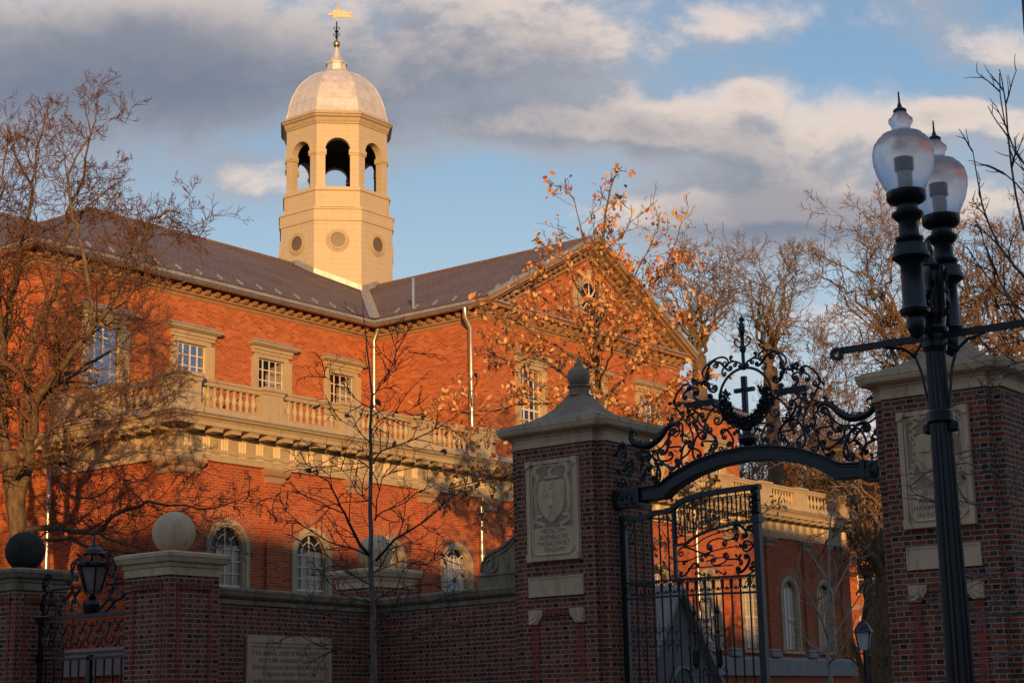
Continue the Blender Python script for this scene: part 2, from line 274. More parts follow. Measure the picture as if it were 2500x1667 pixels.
# ------------------------------------------------------------------ mesh builder
class MB:
    def __init__(s): s.v = []; s.f = []; s.uv = []
    def add(s, vs, fs, uvs=None):
        o = len(s.v); s.v += [tuple(x) for x in vs]
        for i, f in enumerate(fs):
            s.f.append(tuple(o+j for j in f)); s.uv.append(uvs[i] if uvs else None)
    def box(s, x0, x1, y0, y1, z0, z1):
        if x0 > x1: x0, x1 = x1, x0
        if y0 > y1: y0, y1 = y1, y0
        s.add([(x0, y0, z0), (x1, y0, z0), (x1, y1, z0), (x0, y1, z0), (x0, y0, z1), (x1, y0, z1), (x1, y1, z1), (x0, y1, z1)],
              [(0, 3, 2, 1), (4, 5, 6, 7), (0, 1, 5, 4), (1, 2, 6, 5), (2, 3, 7, 6), (3, 0, 4, 7)]); return s
    def prism(s, pts, vec):
        n = len(pts); v = Vector(vec); P = [Vector(p) for p in pts]
        nn = Vector((0, 0, 0))
        for i in range(n): nn += P[i].cross(P[(i+1) % n])
        if nn.dot(v) > 0: P = P[::-1]
        tri = tessellate_polygon([P])
        vs = P+[p+v for p in P]; fs = []
        for t in tri:
            a, b, c = t; k = (P[b]-P[a]).cross(P[c]-P[a])
            if k.dot(v) > 0: a, b, c = c, b, a
            fs.append((a, b, c)); fs.append((c+n, b+n, a+n))
        for i in range(n):
            j = (i+1) % n; fs.append((j, i, i+n, j+n))
        s.add(vs, fs); return s
    def lathe(s, prof, c, n=16, a0=0.0, axis=None, flat=False):
        c = Vector(c); vs = []; fs = []
        for r, z in prof:
            for i in range(n):
                a = a0+2*pi*i/n; vs.append(c+Vector((r*cos(a), r*sin(a), z)))
        m = len(prof)
        for k in range(m-1):
            for i in range(n):
                j = (i+1) % n; fs.append((k*n+i, k*n+j, (k+1)*n+j, (k+1)*n+i))
        if prof[0][0] > 1e-4: fs.append(tuple(reversed(range(n))))
        if prof[-1][0] > 1e-4: fs.append(tuple((m-1)*n+i for i in range(n)))
        s.add(vs, fs); return s
    def tube(s, pts, rs, n=6, cap=True):
        P = [Vector(p) for p in pts]; m = len(P)
        if m < 2: return s
        if isinstance(rs, (int, float)): rs = [rs]*m
        t = (P[1]-P[0]).normalized(); up = Vector((0, 0, 1)) if abs(t.z) < .9 else Vector((1, 0, 0))
        a = t.cross(up).normalized(); vs = []; fs = []
        for i in range(m):
            if i == 0: t = P[1]-P[0]
            elif i == m-1: t = P[-1]-P[-2]
            else: t = P[i+1]-P[i-1]
            if t.length < 1e-9: t = Vector((0, 0, 1))
            t.normalize(); a = a-t*a.dot(t)
            if a.length < 1e-6: a = t.orthogonal()
            a.normalize(); b = t.cross(a)
            for k in range(n):
                g = 2*pi*k/n; vs.append(P[i]+(a*cos(g)+b*sin(g))*rs[i])
        for i in range(m-1):
            for k in range(n):
                l = (k+1) % n; fs.append((i*n+k, i*n+l, (i+1)*n+l, (i+1)*n+k))
        if cap:
            fs.append(tuple(reversed(range(n)))); fs.append(tuple((m-1)*n+k for k in range(n)))
        s.add(vs, fs); return s
    def sweep(s, prof, path, closed=False, z=0.0, cap=True):
        """prof: [(outward, z)] listed bottom to top; path: plan points, outward is to the right of travel"""
        P = [Vector((p[0], p[1])) for p in path]; n = len(P); m = len(prof); vs = []; fs = []
        for i in range(n):
            if closed or 0 < i < n-1:
                d0 = (P[i]-P[i-1]).normalized(); d1 = (P[(i+1) % n]-P[i]).normalized()
            elif i == 0: d0 = d1 = (P[1]-P[0]).normalized()
            else: d0 = d1 = (P[-1]-P[-2]).normalized()
            n0 = Vector((d0.y, -d0.x)); n1 = Vector((d1.y, -d1.x)); k = (n0+n1); k = k/max(.3, k.dot(n0))
            for o, zz in prof: vs.append((P[i].x+k.x*o, P[i].y+k.y*o, z+zz))
        L = n if closed else n-1
        for i in range(L):
            j = (i+1) % n
            for q in range(m-1): fs.append((i*m+q, j*m+q, j*m+q+1, i*m+q+1))
        if not closed and cap:
            fs.append(tuple(reversed(range(m)))); fs.append(tuple((n-1)*m+q for q in range(m)))
        s.add(vs, fs); return s
    def wall(s, org, ax, outer, holes=(), out=(0, -1, 0), depth=.25):
        """flat wall with openings: outer/holes as (u,z) loops; org + ax*u; reveals go inward by depth"""
        org = Vector(org); ax = Vector(ax); out = Vector(out)
        loops = [[Vector((p[0], p[1], 0)) for p in outer]]+[[Vector((p[0], p[1], 0)) for p in h] for h in holes]
        flat = [p for l in loops for p in l]; tri = tessellate_polygon(loops)
        T = lambda p, d=0: org+ax*p.x+Vector((0, 0, p.y))-out*d
        V = [T(p) for p in flat]; fs = []
        for a, b, c in tri:
            if (V[b]-V[a]).cross(V[c]-V[a]).dot(out) < 0: a, b, c = a, c, b
            fs.append((a, b, c))
        s.add(V, fs)
        for h in loops[1:]:
            k = len(h); vs = [T(p) for p in h]+[T(p, depth) for p in h]
            s.add(vs, [(i, (i+1) % k, (i+1) % k+k, i+k) for i in range(k)])
        return s
    def build(s, name, m, parent=None, smooth=False, **props):
        me = bpy.data.meshes.new(name); me.from_pydata(s.v, [], s.f); me.materials.append(m)
        uvl = me.uv_layers.new(name='UVMap'); co = me.vertices; data = []
        for p, cu in zip(me.polygons, s.uv):
            if cu: data += [c for q in cu for c in q]; continue
            nx, ny, nz = p.normal; q = Vector((nx, ny)); 
            if abs(nz) < .25 or (abs(nz) < .97 and q.length > .2):
                t = Vector((-ny, nx)); t.normalize(); sl_ = 1/max(.3, sqrt(max(0, 1-nz*nz)))
                if abs(t.x) > .92: t = Vector((1, 0))
                elif abs(t.y) > .92: t = Vector((0, 1))
                elif t.x < 0: t = -t
                for vi in p.vertices:
                    c = co[vi].co; data += [c.x*t.x+c.y*t.y, c.z*sl_]
            else:
                for vi in p.vertices: c = co[vi].co; data += [c.x, c.y]
        uvl.data.foreach_set('uv', data)
        if smooth: me.polygons.foreach_set('use_smooth', [True]*len(me.polygons))
        me.update(); o = bpy.data.objects.new(name, me); COL.objects.link(o)
        if parent: o.parent = parent
        for k, v in props.items(): o[k] = v
        return o
def shade_auto(o, ang=35):
    me = o.data
    me.polygons.foreach_set('use_smooth', [True]*len(me.polygons))
    try: me.set_sharp_from_angle(angle=radians(ang))
    except Exception: pass
    return o
def thing(name, label, cat, loc=(0, 0, 0), group=None):
    o = bpy.data.objects.new(name, None); COL.objects.link(o); o.empty_display_size = .2
    o['label'] = label; o['category'] = cat
    if group: o['group'] = group
    return o
def dup(o, parent, loc):
    c = o.copy(); COL.objects.link(c); c.parent = parent; c.location = loc; return c
# ------------------------------------------------------------------ the setting
g = MB(); g.add([(-900, -900, 0), (1500, -900, 0), (1500, 1500, 0), (-900, 1500, 0)], [(0, 1, 2, 3)]); g.build('ground', M['lawn'], kind='structure')
g = MB(); g.add([(-60, -60, .004), (14, -60, .004), (14, 90, .004), (-60, 90, .004)], [(0, 1, 2, 3)]); g.build('road', M['asphalt'], kind='structure')
g = MB(); g.box(14, 21, -60, 90, -.2, .13); g.build('pavement', M['paving'], kind='structure')
g = MB(); g.add([(21, 9.9, .008), (60, 9.9, .008), (60, 14.2, .008), (21, 14.2, .008)], [(0, 1, 2, 3)]); g.build('path', M['paving'], kind='structure')
# ------------------------------------------------------------------ the brick hall
HX0, HXR = 28.69, 66.6       # one-storey block, left and right ends
MX0, MXR = 28.1, 67.2         # two-storey block ends
YB, YM, YF = 33.0, 38.387, 33.37
GX0, GX1 = 42.18, 54.21       # pavilion
hall = thing('brick_hall', 'long red brick hall with slate roofs, pediment, balustrade and pale cupola', 'building')
GC = (GX0+GX1)/2
WX = [30.53, 33.88, 37.25, 40.57]; WXR = [55.0, 58.35, 61.7, 65.0]; GWX = [44.55, 48.2, 51.85]
ARX = [30.48, 33.64, 36.83, 40.0]; ARR = [55.04, 58.2, 61.33, 64.4]; ARM = [44.9, 48.2, 51.6]
def rect(cx, w_, z0, z1): return [(cx-w_/2, z0), (cx+w_/2, z0), (cx+w_/2, z1), (cx-w_/2, z1)]
def archp(cx, r, z0, zc, n=14): return [(cx-r, z0), (cx+r, z0)]+[(cx+r*cos(a), zc+r*sin(a)) for a in [pi*i/n for i in range(n+1)]][0:]
def archloop(cx, r, z0, zc, n=16): return [(cx-r, z0), (cx+r, z0)]+[(cx+r*cos(pi*i/n), zc+r*sin(pi*i/n)) for i in range(n+1)]
# upper walls
m = MB(); 
m.wall((0, YM, 0), (1, 0, 0), [(MX0, 0), (GX0, 0), (GX0, 14.34), (MX0, 14.34)], [rect(x, 1.22, 9.7, 12.86) for x in WX])
m.wall((0, YM, 0), (1, 0, 0), [(GX1, 0), (MXR, 0), (MXR, 14.34), (GX1, 14.34)], [rect(x, 1.22, 9.7, 12.86) for x in WXR])
m.add([(GX0, YM, 0), (GX0, YF, 0), (GX0, YF, 14.44), (GX0, YM, 14.44)], [(0, 1, 2, 3)])
m.add([(GX1, YF, 0), (GX1, YM, 0), (GX1, YM, 14.44), (GX1, YF, 14.44)], [(0, 1, 2, 3)])
m.add([(MX0, 54, 0), (MX0, YM, 0), (MX0, YM, 14.34), (MX0, 54, 14.34)], [(0, 1, 2, 3)])
m.add([(MXR, YM, 0), (MXR, 54, 0), (MXR, 54, 14.34), (MXR, YM, 14.34)], [(0, 1, 2, 3)])
m.add([(MX0, 54, 0), (MXR, 54, 0), (MXR, 54, 14.34), (MX0, 54, 14.34)], [(3, 2, 1, 0)])
m.add([(12, 41.2, 0), (MX0, 41.2, 0), (MX0, 41.2, 14.4), (12, 41.2, 14.4)], [(0, 1, 2, 3)])
ov = [(GC+.98*cos(a), 16.0+1.0*sin(a)) for a in [2*pi*i/28 for i in range(28)]]
m.wall((0, YF, 0), (1, 0, 0), [(GX0, 9.0), (GX1, 9.0), (GX1, 14.44), (GX0, 14.44)], [rect(x, 1.22, 9.7+.0, 12.95) for x in GWX])
m.wall((0, YF, 0), (1, 0, 0), [(GX0, 14.441), (GX1, 14.441), (GX1, 14.6), (GC, 17.55), (GX0, 14.6)], [ov])
m.build('upper_wall', M['hall_brick'], hall)
# lower walls of the one-storey front block
arches = ARX+ARM+ARR
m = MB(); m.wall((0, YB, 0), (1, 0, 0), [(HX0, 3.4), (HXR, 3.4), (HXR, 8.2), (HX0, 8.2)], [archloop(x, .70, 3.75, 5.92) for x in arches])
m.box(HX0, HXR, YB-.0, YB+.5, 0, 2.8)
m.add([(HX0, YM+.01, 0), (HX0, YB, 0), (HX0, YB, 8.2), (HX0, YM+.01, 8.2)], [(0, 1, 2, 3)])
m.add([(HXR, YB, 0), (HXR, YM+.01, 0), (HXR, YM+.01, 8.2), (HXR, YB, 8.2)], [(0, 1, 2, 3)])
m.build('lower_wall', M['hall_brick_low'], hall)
m = MB(); m.sweep([(.0, 2.7), (.16, 2.7), (.16, 3.3), (.08, 3.42), (.0, 3.42)], [(HX0, YM), (HX0, YB), (HXR, YB), (HXR, YM)])
m.build('water_table', M['greystone'], hall)
# pilasters
PX = [32.14, 35.35, 38.53, 41.6]; PXR = [53.4, 56.6, 59.75, 62.85]
for px in PX+[45.0+1.6, 49.9]+PXR:
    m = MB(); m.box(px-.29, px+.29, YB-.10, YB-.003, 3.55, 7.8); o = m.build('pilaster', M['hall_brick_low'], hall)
    m = MB(); m.sweep([(0, 7.78), (.03, 7.8), (.035, 7.95), (.10, 8.0), (.14, 8.1), (.14, 8.17), (0, 8.17)], [(px-.3, YB), (px-.3, YB-.11), (px+.3, YB-.11), (px+.3, YB)])
    m.build('capital', M['brownstone'], o)
    m = MB(); m.sweep([(0, 3.43), (.1, 3.43), (.1, 3.55), (.05, 3.6), (.08, 3.66), (.03, 3.74), (0, 3.74)], [(px-.3, YB), (px-.3, YB-.11), (px+.3, YB-.11), (px+.3, YB)])
    m.build('base', M['greystone'], o)
for sx, x in ((1, HX0), (-1, HXR)):
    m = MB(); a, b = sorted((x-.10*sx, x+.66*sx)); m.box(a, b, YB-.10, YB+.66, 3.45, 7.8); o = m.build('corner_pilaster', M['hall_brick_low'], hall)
    m = MB(); m.sweep([(0, 7.78), (.03, 7.8), (.035, 7.95), (.10, 8.0), (.16, 8.1), (.16, 8.17), (0, 8.17)], [(a, YB+.67), (a, YB-.1), (b, YB-.1), (b, YB+.67)])
    m.build('capital', M['brownstone'], o)
m = MB(); m.box(HX0-.06, HX0+.3, 37.0, 37.6, 3.5, 7.8); m.box(HX0-.11, HX0+.3, 36.95, 37.65, 7.8, 8.17); m.build('pilaster', M['hall_brick_low'], hall)
# big entablature: frieze, cornice, modillions, triglyphs
FP = [(HX0, YM), (HX0, YB), (HXR, YB), (HXR, YM)]
m = MB(); m.sweep([(-.3, 8.19), (.09, 8.19), (.09, 8.40), (.12, 8.41), (.12, 8.45), (.08, 8.455), (.08, 8.84), (.13, 8.86), (.13, 8.92), (.10, 8.925),
                   (.10, 8.99), (.62, 9.0), (.62, 9.12), (.64, 9.125), (.66, 9.17), (.74, 9.22), (.74, 9.26), (-.3, 9.30)], FP)
m.build('entablature', M['trim'], hall)
m = MB(); m.sweep([(.45, 9.285), (.78, 9.262), (.79, 9.30), (-.2, 9.345)], FP); m.build('lead_cornice_top', M['lead'], hall)
def row(x0, x1, sp, fn):
    n = int(round((x1-x0)/sp))
    for i in range(n+1): fn(x0+(x1-x0)*i/n)
PROTO = {}
def inst(key, name, make, m_, par, loc, rz=0):
    if key not in PROTO:
        o = make().build(name, m_, par); PROTO[key] = o
    else: o = PROTO[key].copy(); COL.objects.link(o); o.parent = par
    o.location = loc; o.rotation_euler = (0, 0, rz); return o
M['glyph'] = stone('sun-toned trim', (.60, .49, .31), (.54, .44, .28), 3, .55)  # lighter than the trim: paints in sun caught by the triglyph bevels
def mk_trig():
    m = MB()
    for k in (-.095, 0, .095): m.prism([(k-.024, -.082, 8.50), (k+.018, -.082, 8.50), (k+.016, -.118, 8.50)], (0, 0, .30))
    m.box(-.14, .14, -.125, -.10, 8.36, 8.40)
    for k in range(6): m.box(-.13+k*.045, -.105+k*.045, -.122, -.095, 8.335, 8.36)
    return m
def mk_mod():
    m = MB(); m.box(-.16, .16, -.56, -.10, 8.88, 8.995); m.box(-.18, .18, -.58, -.10, 8.965, 8.998); return m
ent = [o for o in hall.children if o.name.startswith('entablature')][0]
def trig_y(x): inst('tg', 'triglyph', mk_trig, M['glyph'], ent, (x, YB, 0)); inst('md', 'modillion', mk_mod, M['trim'], ent, (x, YB, 0))
def trig_x(y): inst('tg', 'triglyph', mk_trig, M['glyph'], ent, (HX0, y, 0), -pi/2); inst('md', 'modillion', mk_mod, M['trim'], ent, (HX0, y, 0), -pi/2)
row(HX0+.27, HXR-.27, .643, trig_y); row(YB+.27, YM-.2, .643, trig_x)
# flat roof behind the balustrade
m = MB(); m.add([(HX0, YB, 9.33), (HXR, YB, 9.33), (HXR, YM, 9.33), (HX0, YM, 9.33)], [(0, 1, 2, 3)]); m.build('flat_roof', M['lead'], hall)
# balustrade
YR = YB+.02; XR_ = HX0+.02
def rail(path, name='balustrade'):
    m = MB(); m.sweep([(-.17, 9.31), (.17, 9.31), (.17, 9.58), (.13, 9.62), (-.13, 9.62), (-.17, 9.58)], path)
    m.sweep([(-.10, 10.18), (.10, 10.18), (.12, 10.22), (.12, 10.27), (.16, 10.31), (.16, 10.36), (.10, 10.38), (-.10, 10.38), (-.16, 10.36), (-.16, 10.31), (-.12, 10.27), (-.12, 10.22)], path)
    return m.build(name, M['trim'], hall)
def pedestal(x, y, wx, wy, par):
    m = MB(); m.box(x-wx, x+wx, y-wy, y+wy, 9.30, 10.2)
    m.sweep([(0, 9.305), (.05, 9.305), (.05, 9.56), (.02, 9.62), (0, 9.62)], [(x-wx, y+wy), (x-wx, y-wy), (x+wx, y-wy), (x+wx, y+wy)], closed=True)
    m.sweep([(0, 10.18), (.03, 10.22), (.03, 10.27), (.08, 10.31), (.08, 10.39), (-.1, 10.42)], [(x-wx, y+wy), (x-wx, y-wy), (x+wx, y-wy), (x+wx, y+wy)], closed=True)
    m.box(x-wx+.05, x+wx-.05, y-wy+.05, y+wy-.05, 10.2, 10.417)
    m.build('pedestal', M['trim'], par)
BPROF = [(.075, 0), (.075, .04), (.045, .055), (.06, .08), (.04, .12), (.065, .19), (.088, .26), (.08, .31), (.05, .39), (.037, .46), (.045, .475), (.045, .49), (.036, .50), (.05, .54), (.07, .545), (.07, .585)]
bm = MB(); bm.lathe(BPROF, (0, 0, 0), 10); BAL = None
def balusters(p0, p1, n, par):
    global BAL
    for i in range(n):
        t = (i+.5)/n; loc = (p0[0]+(p1[0]-p0[0])*t, p0[1]+(p1[1]-p0[1])*t, 9.61)
        if BAL is None:
            BAL = bm.build('baluster', M['trim'], par, smooth=False); shade_auto(BAL); BAL.location = loc
        else: dup(BAL, par, loc)
rl = rail([(XR_, YM-.3), (XR_, YR), (41.3, YR)])
pedestal(HX0+.02, YR, .42, .42, rl)
PDX = [31.93, 35.02, 38.26]
for x in PDX: pedestal(x, YR, .37, .24, rl)
pedestal(41.3, YR, .42, .30, rl)
xs = [HX0+.02]+PDX+[41.3]
for a, b in zip(xs[:-1], xs[1:]): balusters((a+.43, YR), (b-.43, YR), 10 if b-a > 3.15 else 9, rl)
pedestal(XR_, YB+2.45, .24, .37, rl); pedestal(XR_, YM-.75, .24, .4, rl)
balusters((XR_, YB+.45), (XR_, YB+2.05), 6, rl); balusters((XR_, YB+2.85), (XR_, YM-1.2), 6, rl)
rr = rail([(53.7, YR), (HXR-.02, YR), (HXR-.02, YM-.3)])
PDR = [56.45, 59.5, 62.55]
for x in PDR: pedestal(x, YR, .37, .24, rr)
pedestal(53.7, YR, .42, .30, rr); pedestal(HXR-.02, YR, .42, .42, rr)
xs = [53.7]+PDR+[HXR-.02]
for a, b in zip(xs[:-1], xs[1:]): balusters((a+.43, YR), (b-.43, YR), 10 if b-a > 3.15 else 9, rr)
# belt course on the pavilion
m = MB(); m.sweep([(0, 10.24), (.04, 10.25), (.06, 10.34), (.10, 10.42), (.10, 10.48), (0, 10.54)], [(GX0, YM-.2), (GX0, YF), (GX1, YF), (GX1, YM-.2)]); m.build('belt_course', M['trim'], hall)
m = MB(); m.box(GX0+.02, GX1-.02, YF-.08, YF-.003, 9.3, 9.72); m.build('plinth_band', M['lead'], hall)
# upper bracketed cornices (brown timber)
CP = [(0, -.12), (.03, -.12), (.03, -.02), (.09, 0.0), (.09, .05), (.045, .055), (.045, .30), (.34, .31), (.36, .42), (.2, .44), (0, .44)]
def mk_br():
    m = MB(); pr = [(.04, .08), (.13, .09), (.20, .16), (.24, .30), (.04, .30)]
    m.prism([(-.075, -p[0], p[1]) for p in pr], (.15, 0, 0)); return m
def bracket_row(m, a, b, n, out, z):
    A = Vector((*a, z)); B = Vector((*b, z)); rz = 0 if out[1] else -pi/2
    for i in range(n): inst('br', 'bracket', mk_br, M['timber'], evc, A+(B-A)*((i+.5)/n), rz)
zc0 = 14.37
m = MB(); m.sweep(CP, [(12, 41.2), (MX0, 41.2)], z=zc0); m.sweep(CP, [(MX0, 41.2), (MX0, YM), (GX0, YM), (GX0, YF), (GX1, YF), (GX1, YM), (MXR, YM), (MXR, 54)], z=zc0)
evc = m.build('eaves_cornice', M['timber'], hall)
bracket_row(m, (MX0, YM), (GX0-.35, YM), 34, (0, -1), zc0); bracket_row(m, (GX0, YM-.35), (GX0, YF), 11, (-1, 0), zc0)
bracket_row(m, (GX0, YF), (GX1, YF), 28, (0, -1), zc0); bracket_row(m, (GX1, YM), (MXR, YM), 34, (0, -1), zc0); bracket_row(m, (MX0, 41), (MX0, YM), 6, (-1, 0), zc0)
m = MB(); m.sweep([(.3, 14.80), (.44, 14.80), (.44, 14.86), (0, 14.93)], [(GX0, YF), (GX1, YF)]); m.build('pediment_flashing', M['lead'], hall)
# gutters: half-round with fascia strip above
def gutter(path, z):
    m = MB(); pr = [(.36+.10*cos(a)+.06, z+.05+.10*sin(a)) for a in [pi+pi*i/8 for i in range(9)]]
    pr = [(x, y) for x, y in pr]+[(.50, z+.055), (.34, z+.055)]
    m.sweep(pr, path); o = m.build('gutter', M['gutter'], hall); shade_auto(o, 40)
    m = MB(); m.sweep([(.40, z+.09), (.47, z+.09), (.43, z+.24), (.38, z+.24)], path); m.build('gutter_apron', M['lead'], hall)
gutter([(MX0, 41.2), (MX0, YM), (GX0, YM), (GX0, YF-.28)], 14.66)
gutter([(GX1, YF-.28), (GX1, YM), (MXR, YM), (MXR, 50)], 14.66)
gutter([(12, 41.2), (MX0, 41.2)], 14.66)
# roofs
ZE = 14.88; SL = .5245
YR0 = YM-.48; YRG = 46.1; ZR = ZE+SL*(YRG-YR0)
XH0, XH1 = MX0-.48, MXR+.48; HW = YRG-YR0
GX0e, GX1e = GX0-.48, GX1+.48; ZG = ZE+SL*(GC-GX0e); YV = YR0+(ZG-ZE)/SL; YGF = YF-.55
def poly(m, pts, uvdir):
    # uv: u along ridge, v up the slope
    P = [Vector(p) for p in pts]; nrm = (P[1]-P[0]).cross(P[2]-P[0]).normalized()
    if nrm.z < 0: P = P[::-1]
    U = Vector(uvdir); V = Vector((0, 0, 1)); V = (V-nrm*V.dot(nrm)).normalized()
    m.add(P, [tuple(range(len(P)))], [[(p.dot(U), p.dot(V)) for p in P]])
m = MB()
poly(m, [(XH0, YR0, ZE), (GX0e, YR0, ZE), (GC, YV, ZG), (GX1e, YR0, ZE), (XH1, YR0, ZE), (XH1-HW, YRG, ZR), (XH0+HW, YRG, ZR)], (1, 0, 0))
poly(m, [(XH0, 56, ZE), (XH0, YR0, ZE), (XH0+HW, YRG, ZR), (XH0+HW, 56, ZR)], (0, 1, 0))
poly(m, [(XH1, YR0, ZE), (XH1, 56, ZE), (XH1-HW, 56, ZR), (XH1-HW, YRG, ZR)], (0, 1, 0))
poly(m, [(XH0+HW, YRG, ZR), (XH1-HW, YRG, ZR), (XH1-HW, 54, ZR-SL*7.9), (XH0+HW, 54, ZR-SL*7.9)], (1, 0, 0))
poly(m, [(GX0e, YGF, ZE), (GX0e, YR0, ZE), (GC, YV, ZG), (GC, YGF, ZG)], (0, 1, 0))
poly(m, [(GX1e, YGF, ZE), (GX1e, YR0, ZE), (GC, YV, ZG), (GC, YGF, ZG)], (0, 1, 0))
poly(m, [(10, 40.7, ZE), (XH0+HW, 40.7, ZE), (XH0+HW, 48.9, ZR), (10, 48.9, ZR)], (1, 0, 0))
roof = m.build('roof', M['slate'], hall)
m = MB()
m.tube([(XH0+HW, YRG, ZR+.02), (XH1-HW, YRG, ZR+.02)], .07, 6); m.tube([(GC, YGF, ZG+.02), (GC, YV, ZG+.02)], .06, 6)
m.tube([(XH0, YR0, ZE+.02), (XH0+HW, YRG, ZR+.02), (XH0+HW, 56, ZR+.02)], .06, 6); m.tube([(10, 48.9, ZR+.02), (XH0+HW, 48.9, ZR+.02)], .06, 6)
m.build('ridge_capping', M['slate'], roof)
m = MB()   # valley flashing
for xe, s in ((GX0e, 1), (GX1e, -1)):
    a = Vector((xe, YR0, ZE)); b = Vector((GC, YV, ZG)); n1 = Vector((0, -SL, 1)).normalized(); n2 = Vector((-SL*s, 0, 1)).normalized()
    up1 = Vector((-s, 0, 0)); up2 = Vector((0, -1, 0)); w_ = .28
    m.add([a+n1*.03, b+n1*.03, b+up1*w_+n1*.03, a+up1*w_+n1*.03], [(0, 1, 2, 3) if s < 0 else (3, 2, 1, 0)])
    m.add([a+n2*.03, b+n2*.03, b+up2*w_+n2*.03, a+up2*w_+n2*.03], [(3, 2, 1, 0) if s < 0 else (0, 1, 2, 3)])
m.build('valley_flashing', M['lead'], roof)
# snow guards: little triple spikes along the eaves
sg = MB(); sg.prism([(-.012, -.02, -.03), (.012, -.02, -.03), (.25, .55, .27), (.23, .55, .27)], (0, -.004, .02))
for k in range(3): sg.lathe([(.055, 0), (.05, .05), (0, .13)], (0, 0, k*.001), 6) if k < 0 else sg.prism([(-.045+k*.12, k*.26, k*.137), (.045+k*.12, k*.26, k*.137), (k*.12, k*.26, k*.137+.11)], (0, .07, .03))
SG = None
def guard(loc, rz):
    global SG
    if SG is None: SG = sg.build('snow_guard', M['lead'], roof); o = SG
    else: o = SG.copy(); COL.objects.link(o); o.parent = roof
    o.location = loc; o.rotation_euler = (0, 0, rz); o.scale = (.72 if rz == 0 else -.72, .72, .72)
x = 29.8
while x < 41.2: guard((x, YR0+.35, ZE+SL*.35), 0); x += .86
y = YGF+1.0
while y < YR0-.3: guard((GX0e+.35, y, ZE+SL*.35), -pi/2); y += .86
for k in range(5): guard((GX0e+.9+k*.85, YGF+.45, ZE+SL*(.9+k*.85)), -pi/2)
m = MB(); m.tube([(GX0e+.55, 36.6, ZE+.2), (GX0e+.55, 36.6, ZE+1.35)], .055, 8); m.build('vent_pipe', M['pipe'], roof)
m = MB(); m.tube([(37.2, YRG, ZR), (37.2, YRG, ZR+1.0)], .02, 5); m.build('lightning_rod', M['pipe'], roof)
# raking cornice on the gable
m = MB(); ld = MB()
for s in (-1, 1):
    x0 = GC+s*(GC-GX0e); d = Vector((-s, 0, SL)).normalized(); nv = Vector((s*SL, 0, 1)).normalized()
    A = Vector((x0, 0, ZE)); B = Vector((GC, 0, ZG))
    def beam(mm, o0, o1, ya, yb):   # offset below the roof plane along nv, y from ya to yb
        a0, a1, b0, b1 = A+nv*o0, A+nv*o1, B+Vector((0, 0, o0/nv.z)), B+Vector((0, 0, o1/nv.z))
        P = [a0, b0, b1, a1]; mm.prism([(p.x, ya, p.z) for p in P], (0, yb-ya, 0))
    beam(m, -.16, -.03, YGF, YF-.004); beam(m, -.26, -.17, YGF+.12, YF-.005); beam(m, -.56, -.27, YF-.05, YF-.004); beam(m, -.66, -.57, YF-.10, YF-.006)
    beam(ld, -.02, .10, YGF-.04, YGF+.06)
    L_ = (B-A).length; n = 21
    for i in range(n):
        t = (i+.7)/n; c = A+(B-A)*t+nv*-.30; e = d*.08
        P = [c-e, c+e, c+e+nv*-.16, c-e+nv*-.16]; m.prism([(p.x, YF-.28, p.z) for p in P], (0, .24, 0))
m.build('raking_cornice', M['timber'], hall); ld.build('raking_flashing', M['lead'], hall)
# oculus
def ellring(m, cx, cz, a0, b0, a1, b1, ya, yb, n=36):
    vs = []
    for i in range(n):
        t = 2*pi*i/n
        for (a, b, y) in ((a0, b0, ya), (a1, b1, ya), (a1, b1, yb), (a0, b0, yb)): vs.append((cx+a*cos(t), y, cz+b*sin(t)))
    fs = []
    for i in range(n):
        j = (i+1) % n
        for q in range(4): fs.append((i*4+q, i*4+(q+1) % 4, j*4+(q+1) % 4, j*4+q))
    m.add(vs, fs)
oc = MB(); ellring(oc, GC, 16.0, .62, .66, .98, 1.02, YF-.06, YF+.04)
for a in (0, pi/2, pi, 3*pi/2):
    c = Vector((GC+.84*cos(a), 0, 16.0+.88*sin(a))); oc.box(c.x-(.2 if abs(cos(a)) > .5 else .13), c.x+(.2 if abs(cos(a)) > .5 else .13), YF-.11, YF-.02, c.z-(.13 if abs(cos(a)) > .5 else .22), c.z+(.13 if abs(cos(a)) > .5 else .22))
oc = oc.build('oculus_window', M['trim'], hall)
m = MB()
for a in range(4):
    t = pi*a/4; m.tube([(GC-.62*cos(t), YF-.01, 16-.66*sin(t)), (GC+.62*cos(t), YF-.01, 16+.66*sin(t))], .028, 4)
m.lathe([(.001, 0), (.16, 0), (.16, .03), (.001, .03)], (0, 0, 0), 12)
m.v = m.v; k0 = len(m.v)-48
for i in range(k0, len(m.v)): x, y, z = m.v[i]; m.v[i] = (GC+x, YF-.045-z, 16+y)
ellring(m, GC, 16, .57, .61, .63, .67, YF-.03, YF+.03); m.build('glazing_bar', M['wood_white'], oc)
m = MB(); m.add([(GC-.65, YF+.02, 15.3), (GC+.65, YF+.02, 15.3), (GC+.65, YF+.02, 16.7), (GC-.65, YF+.02, 16.7)], [(0, 1, 2, 3)]); m.build('pane', M['glass'], oc)
m = MB(); m.box(GC-.8, GC+.8, YF+.4, YF+.5, 15.1, 16.9); m.build('room', M['room'], oc)
